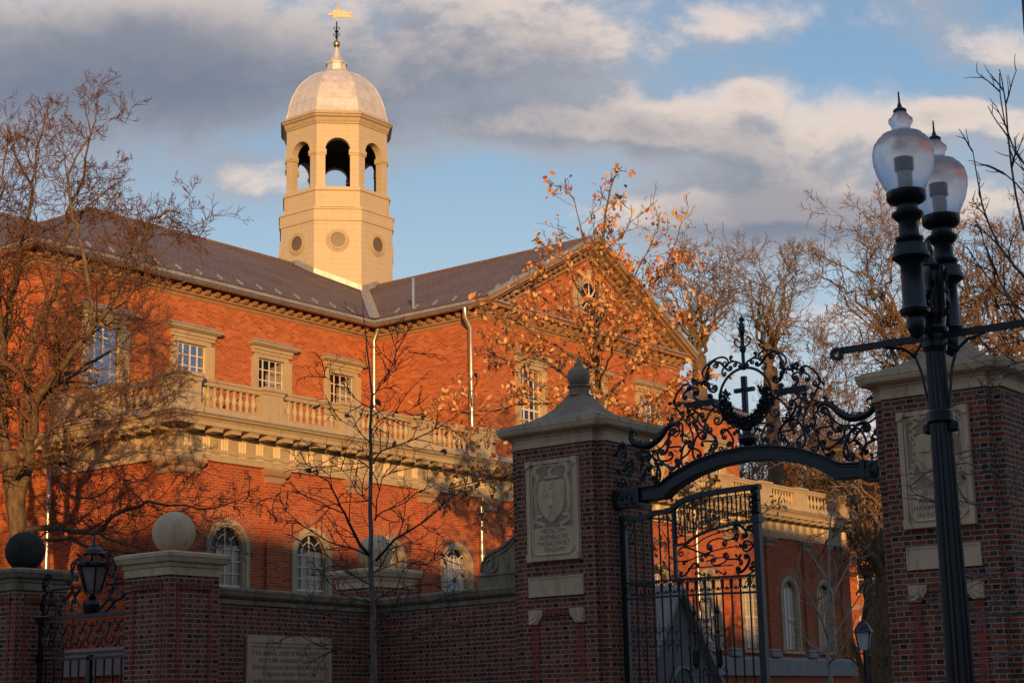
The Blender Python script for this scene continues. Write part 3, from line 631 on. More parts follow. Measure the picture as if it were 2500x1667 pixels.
# upper windows
def upper_window(cx, y, z0=9.72, z1=12.83, hood=True, kind=0):
    fr = MB(); w_ = .58
    for s in (-1, 1): fr.box(cx+s*w_, cx+s*(w_+.17), y-.05, y+.16, z0, z1); fr.box(cx+s*(w_+.17), cx+s*(w_+.29), y-.09, y-.002, z0, z1)
    fr.box(cx-w_-.17, cx+w_+.17, y-.05, y+.16, z1, z1+.14); fr.box(cx-w_-.29, cx+w_+.29, y-.09, y-.003, z1+.14, z1+.24)
    fr.sweep([(0, z1+.24), (.04, z1+.24), (.05, z1+.34), (.12, z1+.36), (.20, z1+.42), (.20, z1+.47), (0, z1+.5)], [(cx-w_-.26, y), (cx-w_-.26, y-.09), (cx+w_+.26, y-.09), (cx+w_+.26, y)])
    fr.box(cx-w_-.3, cx+w_+.3, y-.14, y-.002, z0-.14, z0)
    f = fr.build('window_frame', M['trim'], hall)
    m = MB(); m.sweep([(0, z1+.475), (.22, z1+.475), (.22, z1+.50), (.02, z1+.56), (.0, z1+.60)], [(cx-w_-.28, y), (cx-w_-.28, y-.09), (cx+w_+.28, y-.09), (cx+w_+.28, y)]); m.build('hood_lead', M['lead'], f)
    m = MB(); ys = y+.09
    for i in range(5): x = cx-w_+i*2*w_/4; m.box(x-.02, x+.02, ys-.015, ys+.02, z0, z1)
    k = int(round((z1-z0)/.34)); 
    for i in range(k+1): z = z1-i*(z1-z0)/k; h = .035 if i in (0, k, k//2) else .017; m.box(cx-w_, cx+w_, ys-.012, ys+.018, z-h, z+h)
    m.build('sash', M['wood_white'], f)
    m = MB(); m.add([(cx-w_, ys+.004, z0), (cx+w_, ys+.004, z0), (cx+w_, ys+.004, z1), (cx-w_, ys+.004, z1)], [(0, 1, 2, 3)]); m.build('pane', M['glass'] if kind == 0 else M['glass_sky'], f)
    m = MB(); m.box(cx-1.6, cx+1.6, y+1.6, y+1.7, z0-1, z1+1); m.box(cx-1.7, cx-1.6, y+.3, y+1.7, z0-1, z1+1); m.box(cx+1.6, cx+1.7, y+.3, y+1.7, z0-1, z1+1); m.box(cx-1.6, cx+1.6, y+.25, y+1.7, z1+.9, z1+1); m.build('room', M['room'], f)
    m = MB()       # white folding shutter standing open in the right reveal, and a half-drawn leaf beside it
    m.box(cx+w_-.03, cx+w_, ys+.05, ys+.55, z0, z1-.03); m.box(cx+w_-.42, cx+w_-.02, ys+.30, ys+.33, z0, z1-.35)
    m.build('shutter', M['shutter'], f)
for i, x in enumerate(WX+WXR): upper_window(x, YM, kind=1 if i in (0, 1, 6, 7) else 0)
for x in GWX: upper_window(x, YF, 9.75, 12.9, kind=1)
# arched windows
def arched_window(cx, y, lit=0):
    zc = 5.92; z0 = 3.68; n = 20; fr = MB()
    def ring(m, r0, r1, ya, yb, zb):
        P = [(cx+c, zz) for c, zz in [(r1, zb)]+[(r1*cos(pi*i/n), zc+r1*sin(pi*i/n)) for i in range(n+1)]+[(-r1, zb)]]
        Q = [(cx+c, zz) for c, zz in [(r0, zb)]+[(r0*cos(pi*i/n), zc+r0*sin(pi*i/n)) for i in range(n+1)]+[(-r0, zb)]]
        k = len(P); vs = [(a, ya, b) for a, b in P]+[(a, ya, b) for a, b in Q]+[(a, yb, b) for a, b in P]+[(a, yb, b) for a, b in Q]
        fs = []
        for i in range(k-1): fs += [(i, k+i, k+i+1, i+1), (i, i+1, 2*k+i+1, 2*k+i), (k+i, 3*k+i, 3*k+i+1, k+i+1), (2*k+i, 2*k+i+1, 3*k+i+1, 3*k+i)]
        fs += [(0, 2*k, 3*k, k), (k-1, 2*k-1, 4*k-1, 3*k-1)]
        m.add(vs, fs)
    ring(fr, .64, .78, y-.06, y-.002, z0); ring(fr, .57, .70, y-.02, y+.14, z0)
    fr.box(cx-.86, cx+.86, y-.14, y-.003, 3.56, 3.68)
    f = fr.build('arched_window', M['trim'], hall)
    m = MB(); ys = y+.10; sp = .285
    for i in (-1, 0, 1):
        x = cx+i*sp; m.box(x-.014, x+.014, ys-.02, ys+.012, z0, zc if i else zc+.57)
    k = 7
    for i in range(k+1): z = zc-i*(zc-z0)/k; h = .03 if i in (3, k) else .014; m.box(cx-.57, cx+.57, ys-.018, ys+.012, z-h, z+h)
    for r in (.285,): m.tube([(cx+r*cos(pi*i/12), ys, zc+r*sin(pi*i/12)*1.35) for i in range(13)], .016, 4)
    for a in (pi/4, 3*pi/4): m.tube([(cx+.29*cos(a), ys, zc+.36*sin(a)), (cx+.57*cos(a), ys, zc+.57*sin(a))], .016, 4)
    m.build('sash', M['wood_white'], f)
    pts = [(cx-.58, z0), (cx+.58, z0)]+[(cx+.58*cos(pi*i/16), zc+.58*sin(pi*i/16)) for i in range(17)]
    m = MB(); m.wall((0, ys+.006, 0), (1, 0, 0), pts); m.build('pane', M['glass_sky'] if lit == 2 else M['glass'], f)
    m = MB()
    if lit == 1: m.box(cx-.56, cx-.3, ys+.05, ys+.07, z0, zc+.05)
    m.box(cx-1.5, cx+1.5, y+1.7, y+1.75, z0-.6, zc+1); m.build('room', M['roomwarm'] if lit == 1 else M['room'], f)
    m = MB()
    m.box(cx-.28 if lit == 1 else cx-.56, cx+.56, ys+.035, ys+.05, z0, zc+(.12 if lit == 1 else .3)); m.build('blind', M['blind'] if lit != 3 else M['shutter'], f)
    # voussoirs
    m = MB(); n = 24; r0, r1 = .785, 1.12
    for i in range(n):
        a, b = pi*i/n, pi*(i+1)/n; P = [(cx+r*cos(t), y-.012, zc+r*sin(t)) for r, t in ((r0, a), (r1, a), (r1, b), (r0, b))]
        m.add(P, [(0, 1, 2, 3)], [[(.0, a*.95), (.42, a*.95), (.42, b*.95), (0, b*.95)]])
    m.build('brick_arch', M['soldier'], f)
for i, x in enumerate(arches):
    arched_window(x, YB, {0: 1, 1: 1, 2: 0, 3: 3}.get(i, 3 if i in (8, 9) else 0))
# downspouts
def spout(pts, r=.075):
    m = MB(); m.tube(pts, r, 10)
    P = [Vector(p) for p in pts]; z = P[-2].z-1.6
    while z > P[-1].z+.2: m.tube([(P[-2].x, P[-2].y, z), (P[-2].x, P[-2].y, z+.09)], r*1.14, 10); z -= 2.6
    o = m.build('downspout', M['pipe'], hall); shade_auto(o, 40)
spout([(GX0-.20, YM-.42, 14.66), (GX0-.20, YM-.20, 14.2), (GX0-.20, YM-.20, 9.4)], .085)
spout([(GX0-.42, YF+.55, 14.66), (GX0-.42, YF+.55, 14.35), (GX0-.14, YF+.55, 14.0), (GX0-.14, YF+.55, 9.4)], .085)
spout([(41.15, YB-.2, 8.2), (41.15, YB-.12, 7.9), (41.15, YB-.12, 0)]); spout([(54.1, YB-.2, 8.2), (54.1, YB-.12, 7.9), (54.1, YB-.12, 0)])
spout([(HX0-.5, YM-.45, 9.0), (HX0-.2, YM-.3, 8.4), (HX0-.14, YM-.3, 8.0), (HX0-.14, YM-.3, 0)])
spout([(25.3, 41.05, 14.6), (25.3, 41.05, 0)])
# two steel braces behind the balustrade
m = MB(); m.tube([(29.6, YM-.02, 10.2), (29.3, YB+.3, 9.75)], .03, 5); m.tube([(31.0, YM-2.2, 9.4), (31.2, YB+.25, 10.1)], .03, 5); m.tube([(38.0, YB+2.4, 9.4), (39.6, YB+.25, 10.1)], .03, 5); m.build('parapet_brace', M['iron'], hall)
# ------------------------------------------------------------------ cupola
CX, CY = 48.27, 45.98
def octp(ap): R_ = ap/cos(pi/8); return [(CX+R_*cos(pi/8-pi/4*k), CY+R_*sin(pi/8-pi/4*k)) for k in range(8)]   # clockwise: outward is left, so profile offsets are negated below
def octp_ccw(ap): return octp(ap)[::-1]
cup = MB(); base = octp_ccw(2.26)
cup.sweep([(0, 17.0), (0, 20.82), (.05, 20.83), (.05, 21.28), (.09, 21.30), (.09, 21.36), (-.25, 21.37), (-.3, 21.37)], base, closed=True)
cup.prism([(x, y, 21.3) for x, y in octp_ccw(2.2)], (0, 0, .06))
cup.sweep([(0, 21.44), (0, 22.12), (.05, 22.14), (.05, 22.28), (-.12, 22.30), (-.35, 22.30)], octp_ccw(2.14), closed=True)
cup.prism([(x, y, 22.2) for x, y in octp_ccw(2.1)], (0, 0, .08))
for k in range(8):
    a = pi/4*k; p = octp_ccw(2.1)
cupola = cup.build('cupola', M['clap'], hall)
m = MB()
for x, y in octp_ccw(2.04): m.prism([(x+.2*cos(t), y+.2*sin(t), 21.36) for t in (0, 1.57, 3.14, 4.71)], (0, 0, .09))
m.prism([(x, y, 21.36) for x, y in octp_ccw(1.95)], (0, 0, .085)); m.build('gap_block', M['trim'], cupola)
# flashing at the base
m = MB(); oc8 = octp_ccw(2.30)
def zroof(x, y):
    zm = ZE+SL*min(y-YR0, 2*YRG-YR0-y); zg = ZE+SL*min(x-GX0e, GX1e-x)
    return max(min(zm, ZR), zg if y < YV+2 else 0)
for k in range(8):
    (xa, ya), (xb, yb) = oc8[k], oc8[(k+1) % 8]; n = 6
    for i in range(n):
        t0, t1 = i/n, (i+1)/n; p0 = (xa+(xb-xa)*t0, ya+(yb-ya)*t0); p1 = (xa+(xb-xa)*t1, ya+(yb-ya)*t1); z0, z1 = zroof(*p0), zroof(*p1)
        m.add([(*p0, z0-.1), (*p1, z1-.1), (*p1, z1+.26), (*p0, z0+.26)], [(3, 2, 1, 0)])
        q0 = (CX+(p0[0]-CX)*1.10, CY+(p0[1]-CY)*1.10); q1 = (CX+(p1[0]-CX)*1.10, CY+(p1[1]-CY)*1.10)
        m.add([(*p0, z0+.05), (*p1, z1+.05), (*q1, zroof(*q1)+.03), (*q0, zroof(*q0)+.03)], [(0, 1, 2, 3)])
m.build('base_flashing', M['lead'], cupola)
# round louvre windows in the lower stage, arches in the belfry
fw_ = 2*2.14*math.tan(pi/8)
for k in range(8):
    a = pi/4*k; nx, ny = cos(a), sin(a); ax = Vector((-ny, nx, 0)); out = Vector((nx, ny, 0)); c = Vector((CX, CY, 0))+out*2.26
    m = MB(); R = []
    for r, d in ((.30, .02), (.30, .06), (.37, .07), (.39, .04), (.46, .04), (.47, -.01)):
        R.append([c+ax*(r*cos(t))+Vector((0, 0, 20.02+r*sin(t)))+out*d for t in [2*pi*i/28 for i in range(28)]])
    vs = [p for r in R for p in r]; fs = []
    for q in range(len(R)-1):
        for i in range(28): j = (i+1) % 28; fs.append((q*28+i, q*28+j, (q+1)*28+j, (q+1)*28+i))
    m.add(vs, fs); o = m.build('round_window', M['trim'], cupola)
M['towerpane'] = stone('tower pane', (.17, .12, .08), (.11, .08, .05), 2, .25)
for k in range(8):
    m = MB(); a = pi/4*k; out = Vector((cos(a), sin(a), 0)); ax = Vector((-sin(a), cos(a), 0)); c = Vector((CX, CY, 0))+out*2.272
    m.add([c+ax*(.31*cos(t))+Vector((0, 0, 20.02+.31*sin(t))) for t in [2*pi*i/20 for i in range(20)]], [tuple(range(20))])
    m.build('round_pane', M['towerpane'], cupola)
for k in range(8):
    a = pi/4*k; out = Vector((cos(a), sin(a), 0)); ax = Vector((-sin(a), cos(a), 0)); c = Vector((CX, CY, 0))+out*2.06
    hw = 2.06*math.tan(pi/8); zi = 23.86; ra = .50; m = MB()
    hole = archloop(0, ra, 22.28, zi+.02, 16)
    m.wall(c, ax, [(-hw, 22.27), (hw, 22.27), (hw, 25.0), (-hw, 25.0)], [[(p[0], max(p[1], 22.285)) for p in hole]], out, .3)
    m.wall(c-out*.3, ax, [(-hw+.12, 22.27), (hw-.12, 22.27), (hw-.12, 25.0), (-hw+.12, 25.0)], [[(p[0], max(p[1], 22.285)) for p in hole]], -out, -.0)
    # archivolt and imposts
    for r0, r1, d in ((.50, .60, .035),):
        vs = []; n = 18
        for i in range(n+1):
            t = pi*i/n
            for r, dd in ((r0, 0), (r0, d), (r1, d), (r1, 0)): vs.append(c+ax*(r*cos(t))+Vector((0, 0, zi+.02+r*sin(t)))+out*dd)
        fs = []
        for i in range(n):
            for q in range(3): fs.append((i*4+q, i*4+q+1, (i+1)*4+q+1, (i+1)*4+q))
        m.add(vs, fs)
    for s in (-1, 1):
        u0, u1 = sorted((s*(ra-.05), s*(hw+.02)))
        P = [c+ax*u0+out*.06, c+ax*u1+out*.06, c+ax*u1-out*.30, c+ax*u0-out*.34]
        m.prism([(p.x, p.y, zi-.13) for p in P], (0, 0, .15))
        P = [c+ax*u0+out*.03, c+ax*u1+out*.03, c+ax*u1-out*.30, c+ax*u0-out*.34]
        m.prism([(p.x, p.y, zi-.20) for p in P], (0, 0, .07))
    m.build('belfry_arch', M['clap'], cupola)
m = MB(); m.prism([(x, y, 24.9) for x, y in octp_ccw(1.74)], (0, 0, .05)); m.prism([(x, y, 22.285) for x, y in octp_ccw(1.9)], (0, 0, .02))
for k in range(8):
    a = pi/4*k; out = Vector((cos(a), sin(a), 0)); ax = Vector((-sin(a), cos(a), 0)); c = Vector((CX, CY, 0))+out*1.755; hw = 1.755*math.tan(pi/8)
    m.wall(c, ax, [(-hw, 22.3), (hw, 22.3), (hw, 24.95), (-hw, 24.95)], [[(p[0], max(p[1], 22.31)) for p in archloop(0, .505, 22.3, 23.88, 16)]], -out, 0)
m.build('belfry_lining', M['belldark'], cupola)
m = MB(); m.sweep([(0, 24.98), (.04, 25.0), (.04, 25.06), (.07, 25.10), (.10, 25.18), (.10, 25.22), (.19, 25.28), (.19, 25.34), (.24, 25.36), (.24, 25.42), (.10, 25.46), (.08, 25.52), (0, 25.55), (-.3, 25.6)], octp_ccw(2.06), closed=True)
m.build('belfry_cornice', M['trim'], cupola)
DP = [(2.05, 25.55), (2.08, 25.60), (2.02, 25.80), (1.96, 26.15), (1.84, 26.55), (1.66, 26.95), (1.42, 27.30), (1.12, 27.60), (.80, 27.83), (.50, 27.97), (.41, 28.0)]
m = MB(); m.lathe([(r/cos(pi/8), z) for r, z in DP], (CX, CY, 0), 8, pi/8)
dm = m.build('dome', M['dome'], cupola)
m = MB()
for k in range(8):
    a = pi/8+pi/4*k; m.tube([(CX+(r/cos(pi/8)+.0)*cos(a), CY+(r/cos(pi/8)+.0)*sin(a), z) for r, z in DP], .025, 5)
for zi in (3, 5, 7): m.tube([(CX+DP[zi][0]/cos(pi/8)*cos(pi/8+pi/4*k), CY+DP[zi][0]/cos(pi/8)*sin(pi/8+pi/4*k), DP[zi][1]) for k in range(9)], .012, 4)
m.build('dome_seams', M['dome'], cupola)
m = MB(); c8 = 1/cos(pi/8)
m.lathe([(.42*c8, 27.9), (.40*c8, 28.02), (.38*c8, 28.30), (.44*c8, 28.32), (.44*c8, 28.36), (.30*c8, 28.48), (.20, 28.68), (.12, 28.9), (.075, 29.08), (.06, 29.15)], (CX, CY, 0), 8, pi/8)
m.build('lantern_cap', M['dome'], cupola)
m = MB(); m.lathe([(.0, 29.10), (.07, 29.12), (.13, 29.2), (.15, 29.28), (.13, 29.36), (.07, 29.43), (.03, 29.46)], (CX, CY, 0), 18); o = m.build('gilt_ball', M['gold'], cupola, smooth=True)
m = MB(); m.tube([(CX, CY, 29.4), (CX, CY, 30.35)], .028, 8); m.lathe([(.03, 29.5), (.07, 29.62), (.03, 29.75), (.05, 29.8), (.09, 29.85), (.03, 29.95)], (CX, CY, 0), 8)
lt = R0
for s in (-1, 1):
    for z in (29.72, 30.0): m.tube([Vector((CX, CY, z))+lt*s*.03, Vector((CX, CY, z+.06))+lt*s*.10, Vector((CX, CY, z-.02))+lt*s*.14, Vector((CX, CY, z-.07))+lt*s*.09], .018, 5)
m.build('vane_mast', M['iron'], cupola)
m = MB(); m.tube([(CX, CY, 30.3), (CX, CY, 31.2)], .03, 8); m.lathe([(0, 31.08), (.06, 31.14), (0, 31.24)], (CX, CY, 0), 10)
fl = [(-.38, .02), (-.30, .07), (-.26, .03), (-.2, .03), (-.17, .12), (-.10, .19), (-.02, .16), (-.02, .2), (.05, .21), (.16, .17), (.27, .19), (.4, .13), (.5, .10), (.62, .12), (.70, .06), (.62, .03), (.55, 0), (.60, -.02), (.68, -.02), (.74, -.10), (.6, -.12), (.5, -.08), (.4, -.12), (.27, -.09), (.13, -.11), (.03, -.10), (-.02, -.14), (-.1, -.16), (-.17, -.1), (-.12, -.04), (-.2, -.03), (-.26, -.03), (-.3, -.07)]
m.prism([Vector((CX, CY, 30.62))+lt*x+Vector((0, 0, z*1.1-x*.06))-F0*.015 for x, z in fl], F0*.03)
m.build('weathervane', M['vane'], cupola)
# ------------------------------------------------------------------ gate piers
def facetxt(s, x, y, z, size, m_, par, name='lettering', gap=1.0, w_=1.0):
    """engraved capitals on a face looking to -X; y is the centre line"""
    c = bpy.data.curves.new('t', 'FONT'); c.body = s; c.size = size; c.align_x = 'CENTER'; c.extrude = .0012; c.space_character = gap; c.offset = -.0012 if size > .09 else -.0006
    t = bpy.data.objects.new('t', c); COL.objects.link(t); bpy.context.view_layer.update()
    me = bpy.data.meshes.new_from_object(t); bpy.data.objects.remove(t); me.materials.clear(); me.materials.append(m_)
    me.transform(Matrix(((0, 0, -1, x), (-w_, 0, 0, y), (0, 1, 0, z), (0, 0, 0, 1)))); me.name = name
    o = bpy.data.objects.new(name, me); COL.objects.link(o); o.parent = par; return o
def facetxt_y(s, x, y, z, size, m_, par, rz, name='lettering', w_=1.0):
    c = bpy.data.curves.new('t', 'FONT'); c.body = s; c.size = size; c.align_x = 'CENTER'; c.extrude = .0012; c.offset = -.0004
    t = bpy.data.objects.new('t', c); COL.objects.link(t); bpy.context.view_layer.update()
    me = bpy.data.meshes.new_from_object(t); bpy.data.objects.remove(t); me.materials.clear(); me.materials.append(m_)
    me.transform(Matrix.Translation((x, y, z))@Matrix.Rotation(rz, 4, 'Z')@Matrix.Rotation(pi/2, 4, 'X')@Matrix.Diagonal((w_, 1, 1, 1))); me.name = name
    o = bpy.data.objects.new(name, me); COL.objects.link(o); o.parent = par; return o
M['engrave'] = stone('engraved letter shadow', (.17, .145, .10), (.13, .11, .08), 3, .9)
XP = 21.0
def flat_tube(m, pts, rs, n, x, sc_):   # relief: tube flattened against the face
    k = len(m.v); m.tube(pts, rs, n)
    for i in range(k, len(m.v)): p = m.v[i]; m.v[i] = (x+(p[0]-x)*sc_, p[1], p[2])
def relief(pl, yc, zc, kind):
    X = XP-.045; P = lambda h, v: (X, yc-h, zc+v)
    m = MB()      # shield
    sh = [(-.24, .26), (-.16, .30), (-.06, .27), (0, .29), (.06, .27), (.16, .30), (.24, .26), (.25, .1), (.24, -.08), (.17, -.22), (.07, -.30), (0, -.35), (-.07, -.30), (-.17, -.22), (-.24, -.08), (-.25, .1)]
    m.prism([P(*p) for p in sh], (-.03, 0, 0)); m.tube([P(*p) for p in sh+sh[:1]], .02, 6); m.build('carved_shield', M['gatestone'], pl)
    m = MB(); rnd = random.Random(3 if kind else 4)
    if kind == 0:
        # ribbons either side and crest above
        for s in (-1, 1):
            flat_tube(m, [P(s*a, b) for a, b in ((.10, .50), (.20, .56), (.30, .53), (.33, .44), (.27, .36), (.30, .27), (.33, .16), (.31, .02), (.33, -.10), (.29, -.2), (.24, -.16))], [.02, .05, .055, .055, .045, .04, .045, .05, .05, .03, .02], 8, X, .5)
            flat_tube(m, [P(s*a, b) for a, b in ((.20, -.24), (.30, -.25), (.33, -.32), (.24, -.36), (.16, -.38), (.17, -.44), (.25, -.46))], [.03, .045, .045, .035, .035, .035, .02], 8, X, .55)
            flat_tube(m, [P(s*a, b) for a, b in ((.20, .30), (.24, .27), (.22, .22), (.18, .25))], .02, 6, X, .8)
        m.build('carved_ribbon', M['gatestone'], pl); m = MB()
        flat_tube(m, [P(a, .355) for a in (-.15, -.05, .05, .15)], .025, 8, X, .9)
        flat_tube(m, [P(a, b) for a, b in ((-.02, .36), (-.04, .44), (.02, .50), (.10, .54))], [.045, .045, .035, .02], 8, X, .7); flat_tube(m, [P(.0, .50), P(.20, .62)], [.012, .006], 5, X, 1)
    else:
        for s in (-1, 1):
            flat_tube(m, [P(s*a, b) for a, b in ((.12, .50), (.2, .56), (.3, .52), (.22, .46), (.32, .40), (.24, .35), (.34, .30))], [.03, .05, .04, .045, .045, .04, .03], 8, X, .6)
            for q in range(9):
                t = q/8; cx_, cy_ = s*(.30-.05*sin(t*6)), .25-t*.6; r0 = .05
                flat_tube(m, [P(cx_+r0*(1-u)*cos(u*7+q), cy_+r0*(1-u)*sin(u*7+q)*1.2) for u in (0, .2, .4, .6, .8)], [.02, .024, .02, .014, .008], 6, X, .9)
    m.build('carved_crest' if kind == 0 else 'carved_foliage', M['gatestone'], pl)
    m = MB(); X2 = X-.032
    Q = lambda h, v: (X2, yc-h, zc+v)
    if kind == 0:   # standing figure in relief
        flat_tube(m, [Q(0, .235), Q(0, .18)], [.022, .026], 8, X2, .7); flat_tube(m, [Q(.005, .165), Q(.0, .12), Q(.0, .05), Q(0, .01)], [.03, .052, .045, .04], 10, X2, .55)
        flat_tube(m, [Q(0, .02), Q(0, -.09)], [.05, .065], 8, X2, .5)
        for s, d in ((-1, 0), (1, .02)): flat_tube(m, [Q(s*.025, -.08), Q(s*.03, -.17), Q(s*.035+d, -.25), Q(s*.05+d, -.255)], [.026, .022, .016, .012], 8, X2, .7)
        flat_tube(m, [Q(-.05, .13), Q(-.10, .06), Q(-.13, .09)], [.018, .015, .012], 6, X2, .8); flat_tube(m, [Q(.05, .13), Q(.08, .05), Q(.075, -.02)], [.018, .015, .012], 6, X2, .8)
        m.tube([Q(-.13, .18), Q(-.155, .08), Q(-.13, -.04), Q(-.10, -.14)], .006, 5); m.tube([Q(.0, .24), Q(.05, .27), Q(.06, .23)], .012, 5)
    else:
        for s, v in ((-1, .12), (1, .12), (0, -.12)):
            m.box(X2-.018, X2, yc-s*.11-.075, yc-s*.11+.075, zc+v-.05, zc+v+.05); m.box(X2-.024, X2-.018, yc-s*.11-.004, yc-s*.11+.004, zc+v-.05, zc+v+.05)
    o = m.build('carved_figure' if kind == 0 else 'carved_book', M['gatestone'], pl); shade_auto(o, 50)
M['recess_shade'] = stone('shade-toned ground stone', (.40, .30, .19), (.28, .21, .13), 2, .95)  # darker ground colour paints in shade behind the carved relief
def octo_panel(m, y0, y1, z0, z1, c, x0, x1):
    P = [(y0+c, z0), (y1-c, z0), (y1, z0+c), (y1, z1-c), (y1-c, z1), (y0+c, z1), (y0, z1-c), (y0, z0+c)]
    m.prism([(x0, a, b) for a, b in P], (x1-x0, 0, 0))
def gate_pier(yc, kind, label):
    t = thing('gate_pier', label, 'gate pier', group='tall brick piers of the main gate')
    hw = .745; ow = .90; xb = XP+1.52; PL = [(XP+.12, yc+ow), (XP+.12, yc+hw), (XP, yc+hw), (XP, yc-hw), (XP+.12, yc-hw), (XP+.12, yc-ow), (xb-.12, yc-ow), (xb-.12, yc-hw), (xb, yc-hw), (xb, yc+hw), (xb-.12, yc+hw), (xb-.12, yc+ow)]
    m = MB(); m.sweep([(0, 0), (0, 5.66)], PL, closed=True); m.build('shaft', M['gate_brick'], t)
    m = MB(); m.sweep([(-.05, 5.64), (.03, 5.64), (.03, 5.68), (.01, 5.70), (.01, 5.79), (.03, 5.80), (.035, 5.83), (.10, 5.84), (.155, 5.87), (.17, 5.91), (.17, 5.93), (.18, 5.94), (.185, 6.01), (.0, 6.04)], PL, closed=True)
    m.prism([(x, y, 6.00) for x, y in [(XP+.1, yc+ow), (XP+.1, yc-ow), (xb-.1, yc-ow), (xb-.1, yc+ow)]], (0, 0, .035)); c = m.build('cap', M['gatestone'], t)
    m = MB(); cx_ = XP+.76; pts = [(.94, 6.025), (.80, 6.06), (.62, 6.12), (.44, 6.22), (.30, 6.34), (.20, 6.47), (.15, 6.56)]
    vs = []
    for r, z in pts:
        for sx, sy in ((-1, 1), (-1, -1), (1, -1), (1, 1)): vs.append((cx_+sx*r*.88, yc+sy*r, z))
    fs = [(k*4+i, k*4+(i+1) % 4, (k+1)*4+(i+1) % 4, (k+1)*4+i) for k in range(len(pts)-1) for i in range(4)]+[tuple(range(24, 28))]
    m.add(vs, fs)
    m.lathe([(.19, 6.54), (.17, 6.57), (.17, 6.66), (.205, 6.68), (.205, 6.70), (.12, 6.71)], (cx_, yc, 0), 8, pi/8)
    m.build('roof_stone', M['capstone'], c)
    m = MB(); m.lathe([(.11, 6.70), (.135, 6.72), (.17, 6.76), (.185, 6.83), (.185, 6.89), (.165, 6.95), (.12, 6.99), (.09, 7.0), (.075, 7.03), (.07, 7.06), (.035, 7.10), (.015, 7.14), (.012, 7.19), (.0, 7.20)], (cx_, yc, 0), 24)
    shade_auto(m.build('finial', M['capstone'], c), 45)
    # carved tablet
    m = MB(); m.box(XP-.045, XP-.003, yc-.5, yc+.5, 3.84, 5.42); pl = m.build('carved_tablet', M['gatestone'], t)
    m = MB(); m.box(XP-.048, XP-.046, yc-.40, yc+.40, 4.36, 5.30); m.build('shade_ground', M['recess_shade'], pl); m = MB()
    oct_ = [(-.40, 3.92), (.40, 3.92), (.42, 3.94), (.42, 5.32), (.40, 5.34), (-.40, 5.34), (-.42, 5.32), (-.42, 3.94)]
    cc = .09; o8 = [(-.40+cc, 3.94), (.40-cc, 3.94), (.40, 3.94+cc), (.40, 5.32-cc), (.40-cc, 5.32), (-.40+cc, 5.32), (-.40, 5.32-cc), (-.40, 3.94+cc)]
    m.tube([(XP-.05, yc-h, v) for h, v in o8+o8[:1]], .02, 6)
    m.box(XP-.075, XP-.046, yc-.497, yc-.425, 3.845, 5.415); m.box(XP-.075, XP-.046, yc+.425, yc+.497, 3.845, 5.415); m.box(XP-.075, XP-.046, yc-.42, yc+.42, 3.845, 3.905); m.box(XP-.075, XP-.046, yc-.42, yc+.42, 5.355, 5.415)
    for sy in (-1, 1):
        for z in (3.84, 5.42):
            s2 = 1 if z < 4 else -1; r = .12
            m.prism([(XP-.082, yc+sy*.5, z)]+[(XP-.082, yc+sy*(.5-r*cos(a)), z+s2*r*sin(a)) for a in [pi/2*i/6 for i in range(7)]], (-.02, 0, 0))
    m.build('tablet_frame', M['gatestone'], pl)
    relief(pl, yc+.01, 4.78, kind)
    L = (['SIGILLVM', 'REIPVBLICAE', 'MASSACHVSET', 'TENSIVM'] if kind == 0 else ['SIGILLVM', 'ACADEMIAE', 'HARVARDIANAE', 'IN\u00b7NOV\u00b7ANG'])
    for i, s in enumerate(L): facetxt(s, XP-.047, yc, 4.27-i*.098, .105, M['engrave'], pl, w_=.92 if len(s) > 10 else 1.0)
    m = MB(); m.box(XP-.03, XP-.003, yc-.52, yc+.52, 3.30, 3.60)
    for a in (3.30, 3.575): m.box(XP-.04, XP-.031, yc-.52, yc+.52, a, a+.025)
    for a in (-.52, .495): m.box(XP-.04, XP-.031, yc+a, yc+a+.025, 3.326, 3.574)
    m.build('blank_tablet', M['gatestone'], t)
    for s in (-1, 1):
        m = MB(); br = [(.52, 3.10), (.52, 2.88), (.36, 2.88), (.33, 2.93), (.27, 3.0), (.26, 3.10)]
        m.prism([(XP-.003, yc+s*a, b) for a, b in br], (-.05, 0, 0))
        m.tube([(XP-.05, yc+s*(.52-.15*cos(a)), 3.10-.15*sin(a)) for a in [pi/2*i/5 for i in range(6)]], .014, 5)
        m.tube([(XP-.05, yc+s*(.52-.21*cos(a)), 3.10-.21*sin(a)) for a in [.15+pi/2.6*i/5 for i in range(6)]], .02, 5)
        m.build('stone_bracket', M['gatestone'], t)
        m = MB(); m.box(XP-.014, XP-.002, yc+s*.36, yc+s*.5, .4, 2.878); m.build('red_brick_band', M['red_brick'], t)
    m = MB()
    for i in range(12): m.box(XP-.045+.01*(i % 2), XP-.002, yc-.258+i*.043, yc-.258+i*.043+.037, 3.0, 3.09)
    m.build('moulded_brick', M['red_brick'], t)
    return t
YC = 12.07
pl_ = gate_pier(15.315, 0, 'tall left gate pier of brick with carved figure tablet and onion finial')
pr_ = gate_pier(8.975, 1, 'tall right gate pier of brick, its carved tablet crossed by the lamp post')
